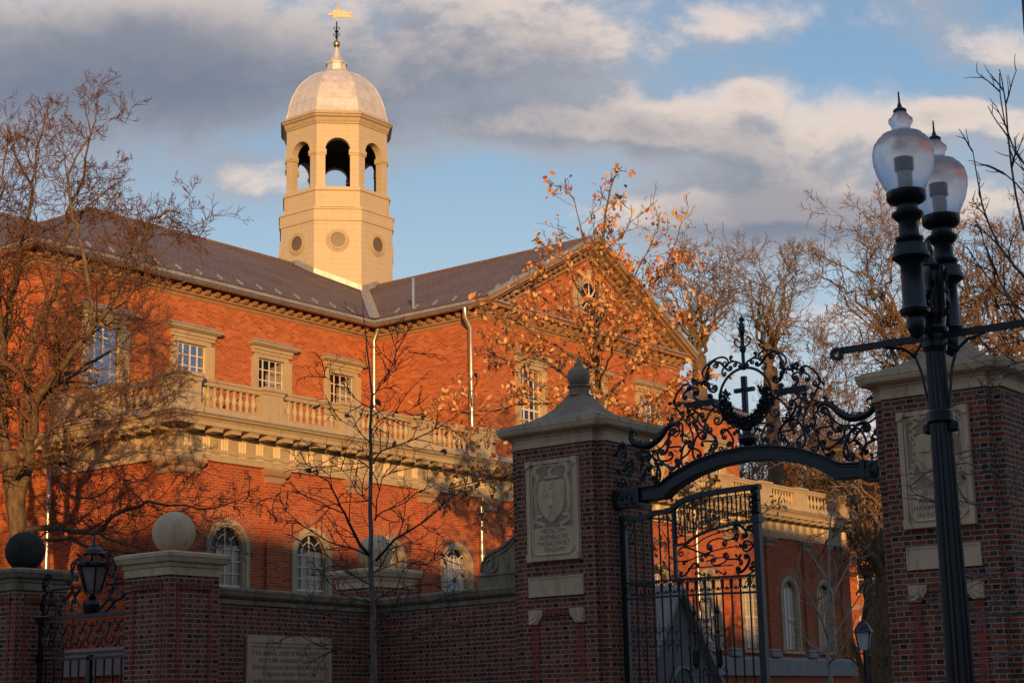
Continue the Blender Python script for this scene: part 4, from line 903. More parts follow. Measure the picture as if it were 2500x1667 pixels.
# ------------------------------------------------------------------ wrought iron
def scroll(A, B, kind='C', side=1, K=42, p=3, n=64):
    K *= .88; p = 2
    pts = [0j]; th = 0.0; ds = 2.0/n
    for i in range(n):
        s = -1+(i+.5)*ds; k = K*abs(s)**p+(.9 if kind == 'C' else 0)
        if kind == 'S' and s < 0: k = -k
        th += side*k*ds; pts.append(pts[-1]+complex(cos(th), sin(th))*ds)
    a = pts[0]; b = pts[-1]; f = complex(B[0]-A[0], B[1]-A[1])/(b-a)
    return [((q-a)*f+complex(*A)) for q in pts]
def hv(X, yc, q): return Vector((X, yc-q.real, q.imag)) if isinstance(q, complex) else Vector((X, yc-q[0], q[1]))
def add_scroll(par, X, yc, A, B, kind='C', side=1, r=.014, K=42, name='scroll', leaf=False, n=56):
    pts = scroll(A, B, kind, side, K, 5, n); m = MB(); k = len(pts)
    rs = [r*1.34*(.75+.25*sin(pi*i/(k-1))) for i in range(k)]; m.tube([hv(X, yc, q) for q in pts], rs, 5)
    for q in (pts[0], pts[-1]): c = hv(X, yc, q); m.lathe([(0, -r*1.1), (r*1.1, 0), (0, r*1.1)], c, 6)
    o = m.build(name, M['iron'], par); shade_auto(o, 50); return o
def curve_pts(P, n=8):
    out = []
    Q = [P[0]]+list(P)+[P[-1]]
    for i in range(1, len(Q)-2):
        for k in range(n):
            t = k/n; a, b, c, d = [Vector(Q[i+j]) for j in (-1, 0, 1, 2)]
            out.append(.5*((2*b)+(-a+c)*t+(2*a-5*b+4*c-d)*t*t+(-a+3*b-3*c+d)*t*t*t))
    out.append(Vector(P[-1])); return out
def leafcluster(m, X, yc, h, v, r, rnd, n=7):
    for i in range(n):
        a = rnd.uniform(0, 2*pi); l = r*rnd.uniform(.6, 1.1); c = Vector((X+rnd.uniform(-.02, .02), yc-h, v)); d = Vector((rnd.uniform(-.5, .5), cos(a), sin(a))).normalized(); e = d.cross(Vector((1, rnd.uniform(-.5, .5), 0))).normalized()
        m.add([c, c+d*l*.5+e*l*.28, c+d*l, c+d*l*.5-e*l*.28, c+d*l*.5+Vector((-.02, 0, 0))], [(0, 1, 4), (1, 2, 4), (2, 3, 4), (3, 0, 4)])
XO = 21.42
arch_t = thing('iron_overthrow', 'black wrought iron arch with cross and wreath spanning the two main gate piers', 'iron arch')
TOP = [(0, 5.285), (.45, 5.255), (.87, 5.17), (1.16, 5.06), (1.36, 4.97), (1.44, 4.92), (1.52, 4.885), (1.62, 4.87), (1.85, 4.86)]
BOT = [(0, 5.09), (.45, 5.06), (.86, 4.965), (1.13, 4.86), (1.30, 4.775), (1.38, 4.715), (1.42, 4.675), (1.5, 4.67), (1.85, 4.665)]
def mirror(P): return [(-a, b) for a, b in P[:0:-1]]+list(P)
T2 = mirror(TOP); B2 = mirror(BOT)
m = MB(); k = len(T2); W_ = .11
vs = []
for (a, b), (c, d) in zip(T2, B2): vs += [(XO-W_, YC-a, b), (XO-W_, YC-c, d), (XO+W_, YC-c, d), (XO+W_, YC-a, b)]
m.add(vs, [(i*4+q, i*4+(q+1) % 4, i*4+4+(q+1) % 4, i*4+4+q) for i in range(k-1) for q in range(4)]+[(3, 2, 1, 0), (k*4-4, k*4-3, k*4-2, k*4-1)])
for off, r in ((.0, .022), (.045, .009)):
    m.tube([(XO-W_-.004, YC-a, b-off) for a, b in T2], r, 6)
m.tube([(XO-W_-.004, YC-a, b+.01) for a, b in B2], .012, 6); m.tube([(XO-W_, YC-a, b) for a, b in T2], .016, 6)
m.build('arch_band', M['iron'], arch_t)
rnd = random.Random(5)
for s in (-1, 1):
    m = MB(); a, b = sorted((YC-s*1.85, YC-s*2.40)); m.box(XO-.15, XO+.15, a, b, 4.645, 4.84); m.box(XO-.12, XO+.12, a, b, 4.84, 4.88); m.box(XO-.13, XO+.13, a+.02, b-.02, 4.60, 4.645)
    for i in range(26): leafcluster(m, XO-.15, YC, s*(1.93+.018*i), 4.65+.17*rnd.random(), .055, rnd, 3)
    m.box(XO-.16, XO+.16, YC-s*1.88-.03, YC-s*1.88+.03, 4.62, 4.90)
    m.build('foliate_bracket', M['iron'], arch_t)
    # crest leaf
    m = MB(); cp = curve_pts([(s*a, b) for a, b in ((1.31, 5.66), (1.24, 5.60), (1.17, 5.66), (1.19, 5.75), (1.28, 5.79), (1.40, 5.74), (1.52, 5.62), (1.68, 5.53), (1.85, 5.53), (1.99, 5.58), (2.05, 5.68), (2.02, 5.77), (1.95, 5.75), (1.95, 5.69))], 6)
    k = len(cp); m.tube([hv(XO, YC, (p[0], p[1])) for p in [(q.x, q.y) for q in [Vector((c[0], c[1])) for c in cp]]], [.012+.045*sin(pi*min(1, max(0, (i/k-.15)/.8)))**1.2 for i in range(k)], 8)
    for i in range(int(k*.35), int(k*.85)):
        c = cp[i]; leafcluster(m, XO-.01, YC, c[0], c[1]+.055, .05, rnd, 2)
    m.build('crest_leaf', M['iron'], arch_t)
    m = MB(); m.tube([hv(XO, YC, (q[0], q[1])) for q in curve_pts([(s*a, b) for a, b in ((1.23, 5.66), (1.36, 5.60), (1.5, 5.46), (1.72, 5.42), (1.95, 5.43), (2.1, 5.52), (2.22, 5.64))])], .015, 5)
    m.tube([hv(XO, YC, (q[0], q[1])) for q in curve_pts([(s*a, b) for a, b in ((1.25, 6.12), (1.12, 5.92), (.97, 5.7), (.93, 5.5), (1.02, 5.33), (1.2, 5.22), (1.3, 5.1))])], .016, 5)
    leafcluster(m, XO, YC, s*1.26, 6.12, .09, rnd, 9); leafcluster(m, XO, YC, s*1.22, 6.04, .05, rnd, 5); m.build('curved_stem', M['iron'], arch_t)
    m = MB(); a, b = sorted((YC-s*.50, YC-s*1.04)); m.box(XO-.05, XO+.05, a, b, 6.03, 6.06); m.box(XO-.07, XO+.07, a, b, 6.06, 6.085); m.box(XO-.03, XO+.03, a+.03, b-.03, 6.005, 6.03); m.lathe([(0, 5.93), (.035, 5.96), (0, 6.0)], (XO, YC-s*.97, 0), 8); m.build('cross_rail', M['iron'], arch_t)
    SC = [((.06, 6.52), (.20, 6.69), 'S', 1, .013), ((.22, 6.52), (.46, 6.60), 'S', -1, .016), ((.46, 6.60), (.50, 6.27), 'C', -1, .015), ((.60, 6.15), (.82, 6.22), 'C', 1, .018),
          ((.82, 6.22), (1.02, 6.17), 'C', -1, .013), ((.5, 6.27), (.62, 6.42), 'C', 1, .012), ((.34, 6.44), (.14, 6.55), 'C', 1, .012),
          ((.50, 5.73), (.92, 5.92), 'C', -1, .014), ((.77, 5.88), (.60, 5.36), 'S', 1, .015), ((1.0, 5.86), (.72, 5.55), 'S', -1, .015), ((.43, 5.56), (.31, 5.39), 'C', 1, .013),
          ((.62, 5.62), (.45, 5.88), 'C', 1, .013), ((.31, 5.39), (.60, 5.33), 'C', 1, .014), ((.72, 5.55), (.83, 5.26), 'C', -1, .014), ((.98, 5.43), (1.05, 5.17), 'C', -1, .013),
          ((.83, 5.26), (.98, 5.50), 'S', 1, .014), ((1.25, 5.70), (1.50, 5.40), 'S', 1, .018), ((1.50, 5.40), (1.24, 5.24), 'C', -1, .016), ((1.24, 5.24), (1.36, 5.05), 'C', 1, .012),
          ((1.68, 5.00), (1.50, 5.20), 'S', 1, .015), ((1.93, 5.34), (1.68, 5.00), 'C', 1, .015), ((1.60, 5.22), (1.93, 5.34), 'S', -1, .014), ((2.05, 5.30), (2.20, 5.54), 'C', 1, .015),
          ((2.10, 5.10), (1.90, 5.02), 'C', 1, .015), ((2.22, 5.30), (2.10, 5.10), 'S', -1, .013), ((2.2, 5.0), (2.18, 5.42), 'C', 1, .013), ((.12, 5.40), (.22, 5.52), 'C', -1, .011), ((.12, 5.36), (.20, 5.33), 'C', 1, .011),
          ((1.36, 5.52), (1.12, 5.60), 'C', 1, .011), ((.86, 5.66), (.98, 5.75), 'C', -1, .011), ((.66, 6.02), (.50, 5.97), 'C', 1, .011), ((.86, 5.99), (.74, 5.78), 'S', 1, .012), ((.62, 6.30), (.88, 6.44), 'S', 1, .013), ((.95, 6.30), (1.14, 6.10), 'C', -1, .013), ((.68, 5.70), (.88, 5.80), 'C', 1, .012), ((1.06, 5.50), (1.18, 5.78), 'S', -1, .013), ((.15, 5.56), (.38, 5.48), 'C', -1, .012),
          ((1.34, 5.36), (1.60, 5.40), 'C', 1, .013), ((1.72, 5.32), (1.80, 5.10), 'C', -1, .013), ((2.0, 5.18), (2.16, 5.40), 'S', 1, .013), ((1.10, 5.95), (1.30, 5.88), 'C', 1, .012), ((.30, 6.58), (.62, 6.46), 'C', -1, .013), ((.55, 5.50), (.78, 5.42), 'S', -1, .012), ((1.15, 5.38), (1.38, 5.52), 'S', 1, .013), ((.45, 5.33), (.72, 5.27), 'C', 1, .011), ((2.08, 4.98), (2.3, 5.18), 'C', 1, .012)]
    for A, B, kd, sd_, r in SC: add_scroll(arch_t, XO, YC, (s*A[0], A[1]), (s*B[0], B[1]), kd, sd_*s, r, 30 if r > .012 else 26)
    m = MB()
    for h, v, r in ((.82, 6.37, .10), (.70, 6.36, .08), (.95, 6.30, .08), (1.33, 5.08, .09), (1.62, 4.98, .07), (1.78, 5.18, .10), (1.84, 5.02, .09), (2.16, 5.22, .10), (.55, 5.42, .05), (1.05, 5.6, .05), (1.95, 4.95, .07), (.36, 5.30, .05)): leafcluster(m, XO, YC, s*h, v, r, rnd, 8)
    m.build('iron_leaves', M['iron'], arch_t)
m = MB(); m.tube([hv(XO, YC, (.44*cos(a), 6.04+.45*sin(a))) for a in [2*pi*i/48 for i in range(49)]], .022, 6); m.build('ring', M['iron'], arch_t)
m = MB(); m.box(XO-.045, XO+.02, YC-.038, YC+.038, 5.82, 6.36); m.box(XO-.045, XO+.02, YC-.165, YC+.165, 6.125, 6.185); m.box(XO-.058, XO-.046, YC-.02, YC+.02, 5.84, 6.34); m.box(XO-.058, XO-.046, YC-.15, YC+.15, 6.14, 6.17); m.build('cross', M['iron'], arch_t)
m = MB()
for i in range(520):
    a = radians(rnd.uniform(-205, 25)) if i % 3 else radians(rnd.uniform(-180, 0)); r = rnd.uniform(.28, .41); leafcluster(m, XO-.02, YC, r*cos(a), 6.02+r*sin(a)*1.02, .075, rnd, 2)
m.build('wreath', M['iron'], arch_t)
m = MB(); m.lathe([(.03, 6.46), (.045, 6.5), (.028, 6.56), (.028, 6.72), (.05, 6.75), (.055, 6.80), (.03, 6.84), (.03, 6.98), (.05, 7.04), (.05, 7.12), (.03, 7.16), (.02, 7.2), (.005, 7.30)], (XO, YC, 0), 8)
for s in (-1, 1):
    m.tube([hv(XO, YC, (q[0], q[1])) for q in curve_pts([(s*a, b) for a, b in ((.02, 6.80), (.09, 6.83), (.14, 6.90), (.10, 6.95), (.07, 6.91))])], .012, 5)
    for z in (7.08, 7.16, 6.98): m.add([(XO, YC, z-.05), (XO-.02, YC-s*.05, z), (XO, YC-s*.09, z+.06), (XO+.02, YC-s*.03, z+.01)], [(0, 1, 2, 3)])
for i in range(5): leafcluster(m, XO, YC, 0, 7.06+.05*i, .06, rnd, 6)
m.build('spire', M['iron'], arch_t)
m = MB(); m.lathe([(.03, 5.30), (.10, 5.36), (.13, 5.42), (.12, 5.48), (.07, 5.50), (.06, 5.54), (.10, 5.57), (.04, 5.62)], (XO, YC, 0), 12); m.build('urn', M['iron'], arch_t)
# gate leaf
lf = thing('gate_leaf', 'tall black wrought iron gate leaf, shut, hung on the left main pier', 'gate')
def bar(x0, x1, h0, h1, v0, v1, name='rail'):
    m = MB(); m.box(x0, x1, YC-h0, YC-h1, v0, v1); return m.build(name, M['iron'], lf)
def round_bar(h, v0, v1, r=.015, name='bar'):
    m = MB(); m.tube([(XO, YC-h, v0), (XO, YC-h, v1)], r, 6); return m.build(name, M['iron'], lf)
bar(XO-.04, XO+.04, -2.30, -2.20, .1, 4.46, 'stile'); bar(XO-.05, XO+.05, .04, .14, .1, 4.70, 'stile'); bar(XO-.025, XO+.025, -1.36, -1.31, 3.45, 4.48, 'stile')
m = MB()
for i in range(30): leafcluster(m, XO-.05, YC, .09, 4.28+.38*rnd.random(), .08, rnd, 3)
m.box(XO-.075, XO+.075, YC-.165, YC-.015, 4.18, 4.25); m.build('stile_capital', M['iron'], lf)
def flatrail(P, w_, t, name):
    P = curve_pts(P, 5); m = MB(); vs = []
    for q in P: vs += [(XO-w_, YC-q[0], q[1]), (XO+w_, YC-q[0], q[1]), (XO+w_, YC-q[0], q[1]-t), (XO-w_, YC-q[0], q[1]-t)]
    k = len(P); m.add(vs, [(i*4+q, i*4+(q+1) % 4, i*4+4+(q+1) % 4, i*4+4+q) for i in range(k-1) for q in range(4)]+[(3, 2, 1, 0), (k*4-4, k*4-3, k*4-2, k*4-1)]); return m.build(name, M['iron'], lf)
TR = [(-2.30, 4.47), (-2.0, 4.465), (-1.80, 4.46), (-1.68, 4.51), (-1.45, 4.515), (-1.34, 4.55), (-1.19, 4.64), (-.85, 4.705), (-.45, 4.73), (.0, 4.74), (.17, 4.74)]
LR = [(-1.36, 3.98), (-1.15, 3.985), (-1.05, 4.04), (-.85, 4.12), (-.57, 4.18), (-.25, 4.215), (.05, 4.22)]
flatrail(TR, .05, .075, 'top_rail'); flatrail(LR, .03, .035, 'curved_rail'); flatrail([(-2.2, 3.46), (-1, 3.46), (.05, 3.44)], .03, .03, 'middle_rail'); flatrail([(-2.2, 3.225), (-1, 3.22), (.05, 3.20)], .03, .03, 'middle_rail'); flatrail([(-2.2, .3), (.05, .3)], .03, .05, 'bottom_rail'); flatrail([(-2.2, 1.5), (.05, 1.5)], .03, .03, 'lock_rail')
def yat(P, h):
    for (a, b), (c, d) in zip(P[:-1], P[1:]):
        if a <= h <= c: return b+(d-b)*(h-a)/(c-a)
    return P[-1][1]
hs = [-2.2+.1505*i for i in range(1, 15)]
for i, h in enumerate(hs):
    zt = yat(TR, h)-.07
    if h > -1.33: round_bar(h, yat(LR, h), zt, .014); round_bar(h, .3, 3.44)
    else: round_bar(h, .3, zt)
hh = [-2.2]+hs+[.05]
for a, b in zip(hh[:-1], hh[1:]):
    c = (a+b)/2
    for s in (-1, 1):        # scroll pairs between the middle rails
        add_scroll(lf, XO, YC, (c+s*.012, 3.40), (c+s*.012, 3.27), 'C', -s, .0075, 20, n=30)
    if c > -1.33:
        z0, z1 = yat(LR, c)+.02, yat(TR, c)-.10
        add_scroll(lf, XO, YC, (c-.03, z1-.05), (c+.03, z0+.10), 'S', 1, .008, 24, n=36); add_scroll(lf, XO, YC, (c+.03, z1-.05), (c-.03, z0+.10), 'S', -1, .008, 24, n=36)
for c in (-2.12,): 
    for s in (-1, 1): add_scroll(lf, XO, YC, (c+s*.03, 4.32), (c, 4.05), 'S', s, .008, 22, n=30)
PS = [((-.14, 4.0), (-.26, 4.12), 'C', 1, .017), ((-.13, 3.71), (-.26, 3.55), 'C', -1, .017), ((-.49, 3.90), (-.26, 4.05), 'S', 1, .011), ((-.48, 3.76), (-.22, 3.60), 'S', -1, .011), ((-.73, 3.86), (-.49, 3.90), 'C', -1, .010), ((-.69, 3.70), (-.48, 3.76), 'C', 1, .010),
      ((-.87, 3.70), (-.69, 3.68), 'C', -1, .010), ((-1.25, 3.83), (-.73, 3.90), 'S', 1, .011), ((-1.25, 3.53), (-.95, 3.62), 'S', -1, .012), ((-.64, 3.51), (-.48, 3.50), 'S', 1, .009), ((-.99, 3.51), (-.84, 3.51), 'S', 1, .009), ((-.26, 3.53), (-.02, 3.60), 'C', 1, .010), ((-.02, 4.12), (-.14, 3.86), 'C', -1, .012), ((-.02, 3.58), (-.13, 3.85), 'C', 1, .012)]
for A, B, kd, sd_, r in PS: add_scroll(lf, XO, YC, A, B, kd, sd_, r, 30)
for P in ([(-1.33, 3.72), (-1.1, 3.72), (-.8, 3.80), (-.5, 3.85), (-.2, 3.87), (0, 3.87)], [(-1.12, 3.60), (-.9, 3.60), (-.6, 3.60), (-.35, 3.60)], [(-1.2, 3.95), (-1.0, 3.93), (-.8, 4.03), (-.5, 4.10), (-.3, 4.13)], [(-.8, 3.68), (-.6, 3.72), (-.4, 3.72)]):
    m = MB(); m.tube([hv(XO, YC, (q[0], q[1])) for q in curve_pts(P)], .010, 5); m.build('tendril', M['iron'], lf)
m = MB()
for h, v, r in ((-.28, 4.0, .08), (-.27, 3.70, .08), (-.05, 4.1, .08), (-.05, 3.52, .07), (-1.18, 3.7, .06), (-.8, 3.78, .06), (-.22, 3.86, .06)): leafcluster(m, XO, YC, h, v, r, rnd, 9)
m.build('iron_leaves', M['iron'], lf)
for i in range(6):
    c = -2.12+i*.1505-.0; m = MB(); m.tube([(XO, YC-c, 2.38), (XO, YC-c, 2.82)], .008, 5)
    for s in (-1, 1):
        for z in (2.5, 2.7): m.tube([hv(XO, YC, (q[0], q[1])) for q in curve_pts([(c, z-.04), (c+s*.04, z), (c+s*.06, z+.04), (c+s*.03, z+.06)], 4)], .008, 4)
    m.build('fleuron', M['iron'], lf)
for c in (-1.05, -.65):
    m = MB(); m.lathe([(.01, 3.18), (.02, 3.0), (.035, 2.95), (.015, 2.9), (.015, 2.7), (.03, 2.66), (.015, 2.62), (.015, 2.45), (.05, 2.38), (.05, 2.2), (.01, 2.12)], (XO, YC-c, 0), 8); m.build('tassel_drop', M['iron'], lf)
for s in (-1, 1):
    for z0, z1 in ((3.1, 2.85), (2.8, 2.55), (2.1, 1.9), (1.85, 1.6)): add_scroll(lf, XO, YC, (-.85+s*.05, z0), (-.85+s*.12, z1), 'S', s, .009, 22, n=34)
    for z in (2.68, 2.45, 2.1): add_scroll(lf, XO, YC, (-.85+s*.04, z), (-.85+s*.3, z), 'C', s, .007, 22, n=34)
# ------------------------------------------------------------------ wing walls
wall_p = [(17.0, 19.28), (21.85, 19.85), (21.3, 16.15)]
ww = thing('wing_wall', 'low brick wing wall with moulded coping between the ball pier and the main gate', 'wall')
m = MB(); m.sweep([(0, 0), (0, 3.31), (-.42, 3.31)], wall_p); m.build('brickwork', M['gate_brick'], ww)
m = MB(); m.sweep([(0, 3.295), (.03, 3.295), (.03, 3.35), (.015, 3.37), (.05, 3.385), (.095, 3.42), (.11, 3.46), (.11, 3.48), (.125, 3.49), (.125, 3.53), (.06, 3.545), (-.42, 3.56)], wall_p); m.build('coping', M['mossy'], ww)
# volute
d = Vector((21.85-21.3, 19.85-16.15, 0)).normalized(); o_ = Vector((-d.y, d.x, 0)); S0 = Vector((21.3, 16.15, 0))+Vector((.10, 0, 0))
vp = [(0, 3.55), (1.22, 3.55), (1.22, 3.74), (1.10, 3.745), (1.12, 3.86), (1.09, 4.0), (1.0, 4.10), (.86, 4.16), (.70, 4.20), (.55, 4.25), (.40, 4.33), (.27, 4.42), (.16, 4.50), (.06, 4.55), (0, 4.56)]
m = MB(); m.prism([S0+d*a+Vector((0, 0, b)) for a, b in vp], Vector((.26, -.04, 0)))
SP = [S0+d*(.88+r*cos(t))+Vector((-.01, 0, 3.93+r*sin(t))) for r, t in [(.20-.17*i/30, 1.2+i*.33) for i in range(31)]]
m.tube(SP, .018, 6); m.tube([S0+d*a+Vector((-.01, 0, b-.05)) for a, b in vp[4:]], .022, 6); m.tube([S0+d*a+Vector((-.01, 0, b-.13)) for a, b in vp[7:]], .014, 6)
m.tube([S0+d*a+Vector((-.01, 0, b)) for a, b in ((.0, 3.76), (.5, 3.76), (1.2, 3.76))], .016, 6)
vol = m.build('stone_volute', M['mossy']); vol['label'] = 'weathered stone scroll on the coping against the left gate pier'; vol['category'] = 'stone scroll'
# inscription plaque on the wall
wd = Vector((21.85-17.0, 19.85-19.28, 0)).normalized(); wa = math.atan2(wd.y, wd.x); wo = Vector((wd.y, -wd.x, 0))
def onw(x): return Vector((x, 19.28+(x-17.0)*wd.y/wd.x, 0))
p0 = onw(18.35); LW = 2.16; 
plq = thing('inscribed_plaque', 'pale stone plaque with eight lines of carved lettering on the brick wall', 'plaque')
def wbox(m, a, b, z0, z1, o0, o1):
    P = [p0+wd*a+wo*o0, p0+wd*b+wo*o0, p0+wd*b+wo*o1, p0+wd*a+wo*o1]; m.prism([(p.x, p.y, z0) for p in P], (0, 0, z1-z0))
m = MB(); wbox(m, 0, LW, 1.3, 2.80, .003, .04); m.build('slab', M['gatestone'], plq)
m = MB()
for a, b, z0, z1 in ((0, LW, 2.80, 2.83), (0, LW, 2.72, 2.799), (0, .07, 1.3, 2.719), (LW-.07, LW, 1.3, 2.719)): wbox(m, a, b, z0, z1, .003, .065)
for a, b, z0, z1 in ((.071, LW-.071, 2.66, 2.718), (.071, .12, 1.3, 2.659), (LW-.12, LW-.071, 1.3, 2.659)): wbox(m, a, b, z0, z1, .003, .052)
m.build('moulded_frame', M['gatestone'], plq)
TX = ['BY THE GENERAL COVRT OF MASSACHVSETTS BAY', '28 OCTOBER 1636 AGREED TO GIVE 400\u00a3', 'TOWARDS A SCHOALE OR COLLEDGE WHEAROF 200\u00a3', 'TO BEE PAID THE NEXT YEARE & 200\u00a3', 'WHEN THE WORKE IS FINISHED & THE NEXT COVRT', 'TO APPOINT WHEARE & WT BVILDING', '15 NOVEMBER 1637 THE COLLEDG IS ORDERED', 'TO BEE AT NEWETOWNE']
for i, s in enumerate(TX):
    c = p0+wd*LW/2+wo*.043; facetxt_y(s, c.x, c.y, 2.525-i*.108, .098 if i in (0, 7) else .086, M['engrave'], plq, wa, w_=.88 if len(s) > 38 else .97)
# ball piers
def ball_pier(x, y, zt, label, capm, ballm, sh=.95):
    t = thing('ball_pier', label, 'pier', group='brick piers topped by stone balls'); q = [(x, y+sh), (x, y), (x+sh, y), (x+sh, y+sh)]
    m = MB(); m.box(x, x+sh, y, y+sh, 0, zt-.30); m.build('shaft', M['gate_brick'], t)
    m = MB()
    for a in (.14, sh-.21): m.box(x-.012, x+.003, y+a, y+a+.07, .2, zt-.42); m.box(x+a, x+a+.07, y-.012, y+.003, .2, zt-.42)
    m.box(x-.012, x+.003, y-.012, y+.06, .2, zt-.5); m.build('red_brick_band', M['red_brick'], t)
    m = MB()
    for i in range(12):
        a = .14+i*(sh-.28)/12; r = .012+.008*(i % 2); m.box(x-r-.02, x-.002, y+a, y+a+.045, zt-.5, zt-.42); m.box(x+a, x+a+.045, y-r-.02, y-.002, zt-.5, zt-.42)
    m.build('moulded_brick', M['red_brick'], t)
    m = MB(); m.sweep([(-.05, zt-.31), (.02, zt-.31), (.02, zt-.20), (.04, zt-.19), (.05, zt-.14), (.095, zt-.12), (.115, zt-.07), (.115, zt-.055), (.13, zt-.05), (.13, zt), (.05, zt+.025), (-.2, zt+.05)], q, closed=True)
    m.prism([(x+.1, y+.1, zt+.02), (x+sh-.1, y+.1, zt+.02), (x+sh-.1, y+sh-.1, zt+.02), (x+.1, y+sh-.1, zt+.02)], (0, 0, .03)); m.build('cap', capm, t)
    m = MB(); R = .315; c = (x+sh/2, y+sh/2, zt+.03); n = 20
    pf = [(R*sin(pi*(.1+.9*i/n)), R-R*cos(pi*(.1+.9*i/n))) for i in range(n+1)]; pf[-1] = (0, 2*R); pf = [(.13, -.01)]+pf
    m.lathe(pf, c, 32); m.build('stone_ball', ballm, t, smooth=True)
ball_pier(15.96, 18.46, 3.90, 'brick pier with clean pale stone ball beside the iron lantern', M['gatestone'], M['gatestone'])
ball_pier(21.74, 19.72, 4.05, 'brick pier with stone ball behind the bare young tree', M['gatestone'], M['gatestone'])
ball_pier(16.0, 22.06, 3.90, 'brick pier with blackened stone ball and mossy cap at the left edge', M['mossy'], M['blackball'])
# side gate with lantern
XS = 16.42; sg_ = thing('side_gate', 'narrow iron gate with scrolled overthrow between the two left brick piers', 'gate')
y0, y1 = 19.41, 22.06; yc2 = 20.74
def sbox(a, b, z0, z1, nm, w_=.03):
    m = MB(); m.box(XS-w_, XS+w_, a, b, z0, z1); return m.build(nm, M['iron'], sg_)
sbox(y0, y1, 3.11, 3.17, 'top_rail', .05); sbox(y0, y1, 2.56, 2.60, 'lower_rail'); sbox(y1-.12, y1-.06, .1, 3.1, 'post'); sbox(y0+.02, y0+.08, .1, 3.1, 'post'); sbox(20.72, 20.80, .1, 2.55, 'post')
for i in range(12): sbox(y0+.2+i*.2, y0+.225+i*.2, .1, 2.52, 'bar', .012)
sbox(y0, y1, 2.48, 2.52, 'gate_rail')
for i in range(6):
    c = -(1.05)+i*.42
    for s in (-1, 1):
        add_scroll(sg_, XS, yc2, (c+s*.075, 3.03), (c+s*.075, 2.89), 'C', s, .010, 24, n=34); add_scroll(sg_, XS, yc2, (c+s*.075, 2.80), (c+s*.075, 2.67), 'C', s, .010, 24, n=34)
        add_scroll(sg_, XS, yc2, (c+s*.17, 2.98), (c+s*.155, 2.72), 'S', s, .010, 24, n=34)
for s in (-1, 1):
    for A, B, kd, q, r in (((.16, 3.25), (.42, 3.38), 'C', 1, .015), ((.42, 3.38), (.34, 3.60), 'S', -1, .014), ((.50, 3.25), (.72, 3.45), 'S', 1, .015), ((.72, 3.45), (.58, 3.66), 'C', -1, .013), ((.80, 3.24), (1.0, 3.5), 'S', 1, .014), ((1.0, 3.5), (1.18, 3.3), 'C', -1, .014), ((1.18, 3.62), (1.05, 3.78), 'C', 1, .012), ((1.2, 3.25), (1.2, 3.6), 'C', -1, .012), ((.38, 3.72), (.45, 3.95), 'C', 1, .013), ((.36, 3.86), (.30, 4.05), 'S', 1, .014)):
        add_scroll(sg_, XS, yc2, (s*A[0], A[1]), (s*B[0], B[1]), kd, q*s, r, 28, n=40)
    m = MB(); m.tube([hv(XS, yc2, (q[0], q[1])) for q in curve_pts([(s*a, b) for a, b in ((.12, 3.2), (.3, 3.3), (.5, 3.55), (.5, 3.8), (.44, 4.0), (.32, 4.02))])], .016, 5)
    for h, v in ((.45, 3.5), (.6, 3.7), (.95, 3.4), (1.1, 3.75), (.5, 3.9), (.36, 4.05), (.8, 3.3), (1.2, 3.4)): leafcluster(m, XS, yc2, s*h, v, .08, rnd, 8)
    m.tube([(XS, yc2-s*.38, 3.58), (XS, yc2-s*1.0, 3.58)], .016, 4); m.build('iron_bracket', M['iron'], sg_)
m = MB(); m.lathe([(.09, 3.17), (.12, 3.2), (.14, 3.3), (.12, 3.36), (.05, 3.38), (.07, 3.41), (.03, 3.44), (.03, 3.5)], (XS, yc2, 0), 10); m.build('lantern_base', M['iron'], sg_)
ln = thing('lantern', 'six-sided black iron lantern with spiked roof over the side gate', 'lantern')
m = MB(); m.lathe([(.13, 3.50), (.27, 3.91)], (XS, yc2, 0), 6); m.build('glass_panes', M['lampglass'], ln)
m = MB()
for k in range(6):
    a = pi/3*k; m.tube([(XS+.14*cos(a), yc2+.14*sin(a), 3.48), (XS+.285*cos(a), yc2+.285*sin(a), 3.92)], .018, 5)
    m.tube([(XS+.27*cos(a), yc2+.27*sin(a), 3.98), (XS+.22*cos(a), yc2+.22*sin(a), 4.08), (XS+.12*cos(a), yc2+.12*sin(a), 4.14)], .018, 5)
    b = a+pi/6; m.tube([(XS+.26*cos(b), yc2+.26*sin(b), 3.93), (XS+.31*cos(b), yc2+.31*sin(b), 3.98), (XS+.27*cos(b), yc2+.27*sin(b), 4.02)], .016, 5)
m.lathe([(.29, 3.90), (.31, 3.93), (.31, 3.97), (.28, 3.99)], (XS, yc2, 0), 6); m.lathe([(.16, 3.46), (.15, 3.50), (.12, 3.52)], (XS, yc2, 0), 6); m.build('lantern_frame', M['iron'], ln)
m = MB(); m.lathe([(.22, 4.13), (.19, 4.15), (.17, 4.20), (.09, 4.24), (.07, 4.27), (.03, 4.31), (.02, 4.36), (.001, 4.55)], (XS, yc2, 0), 12); m.build('lantern_roof', M['iron'], ln)
for o in ln.children:
    o.data.transform(Matrix.Translation((XS, yc2, 3.5))@Matrix.Diagonal((.86, .86, .9, 1))@Matrix.Translation((-XS, -yc2, -3.5)))
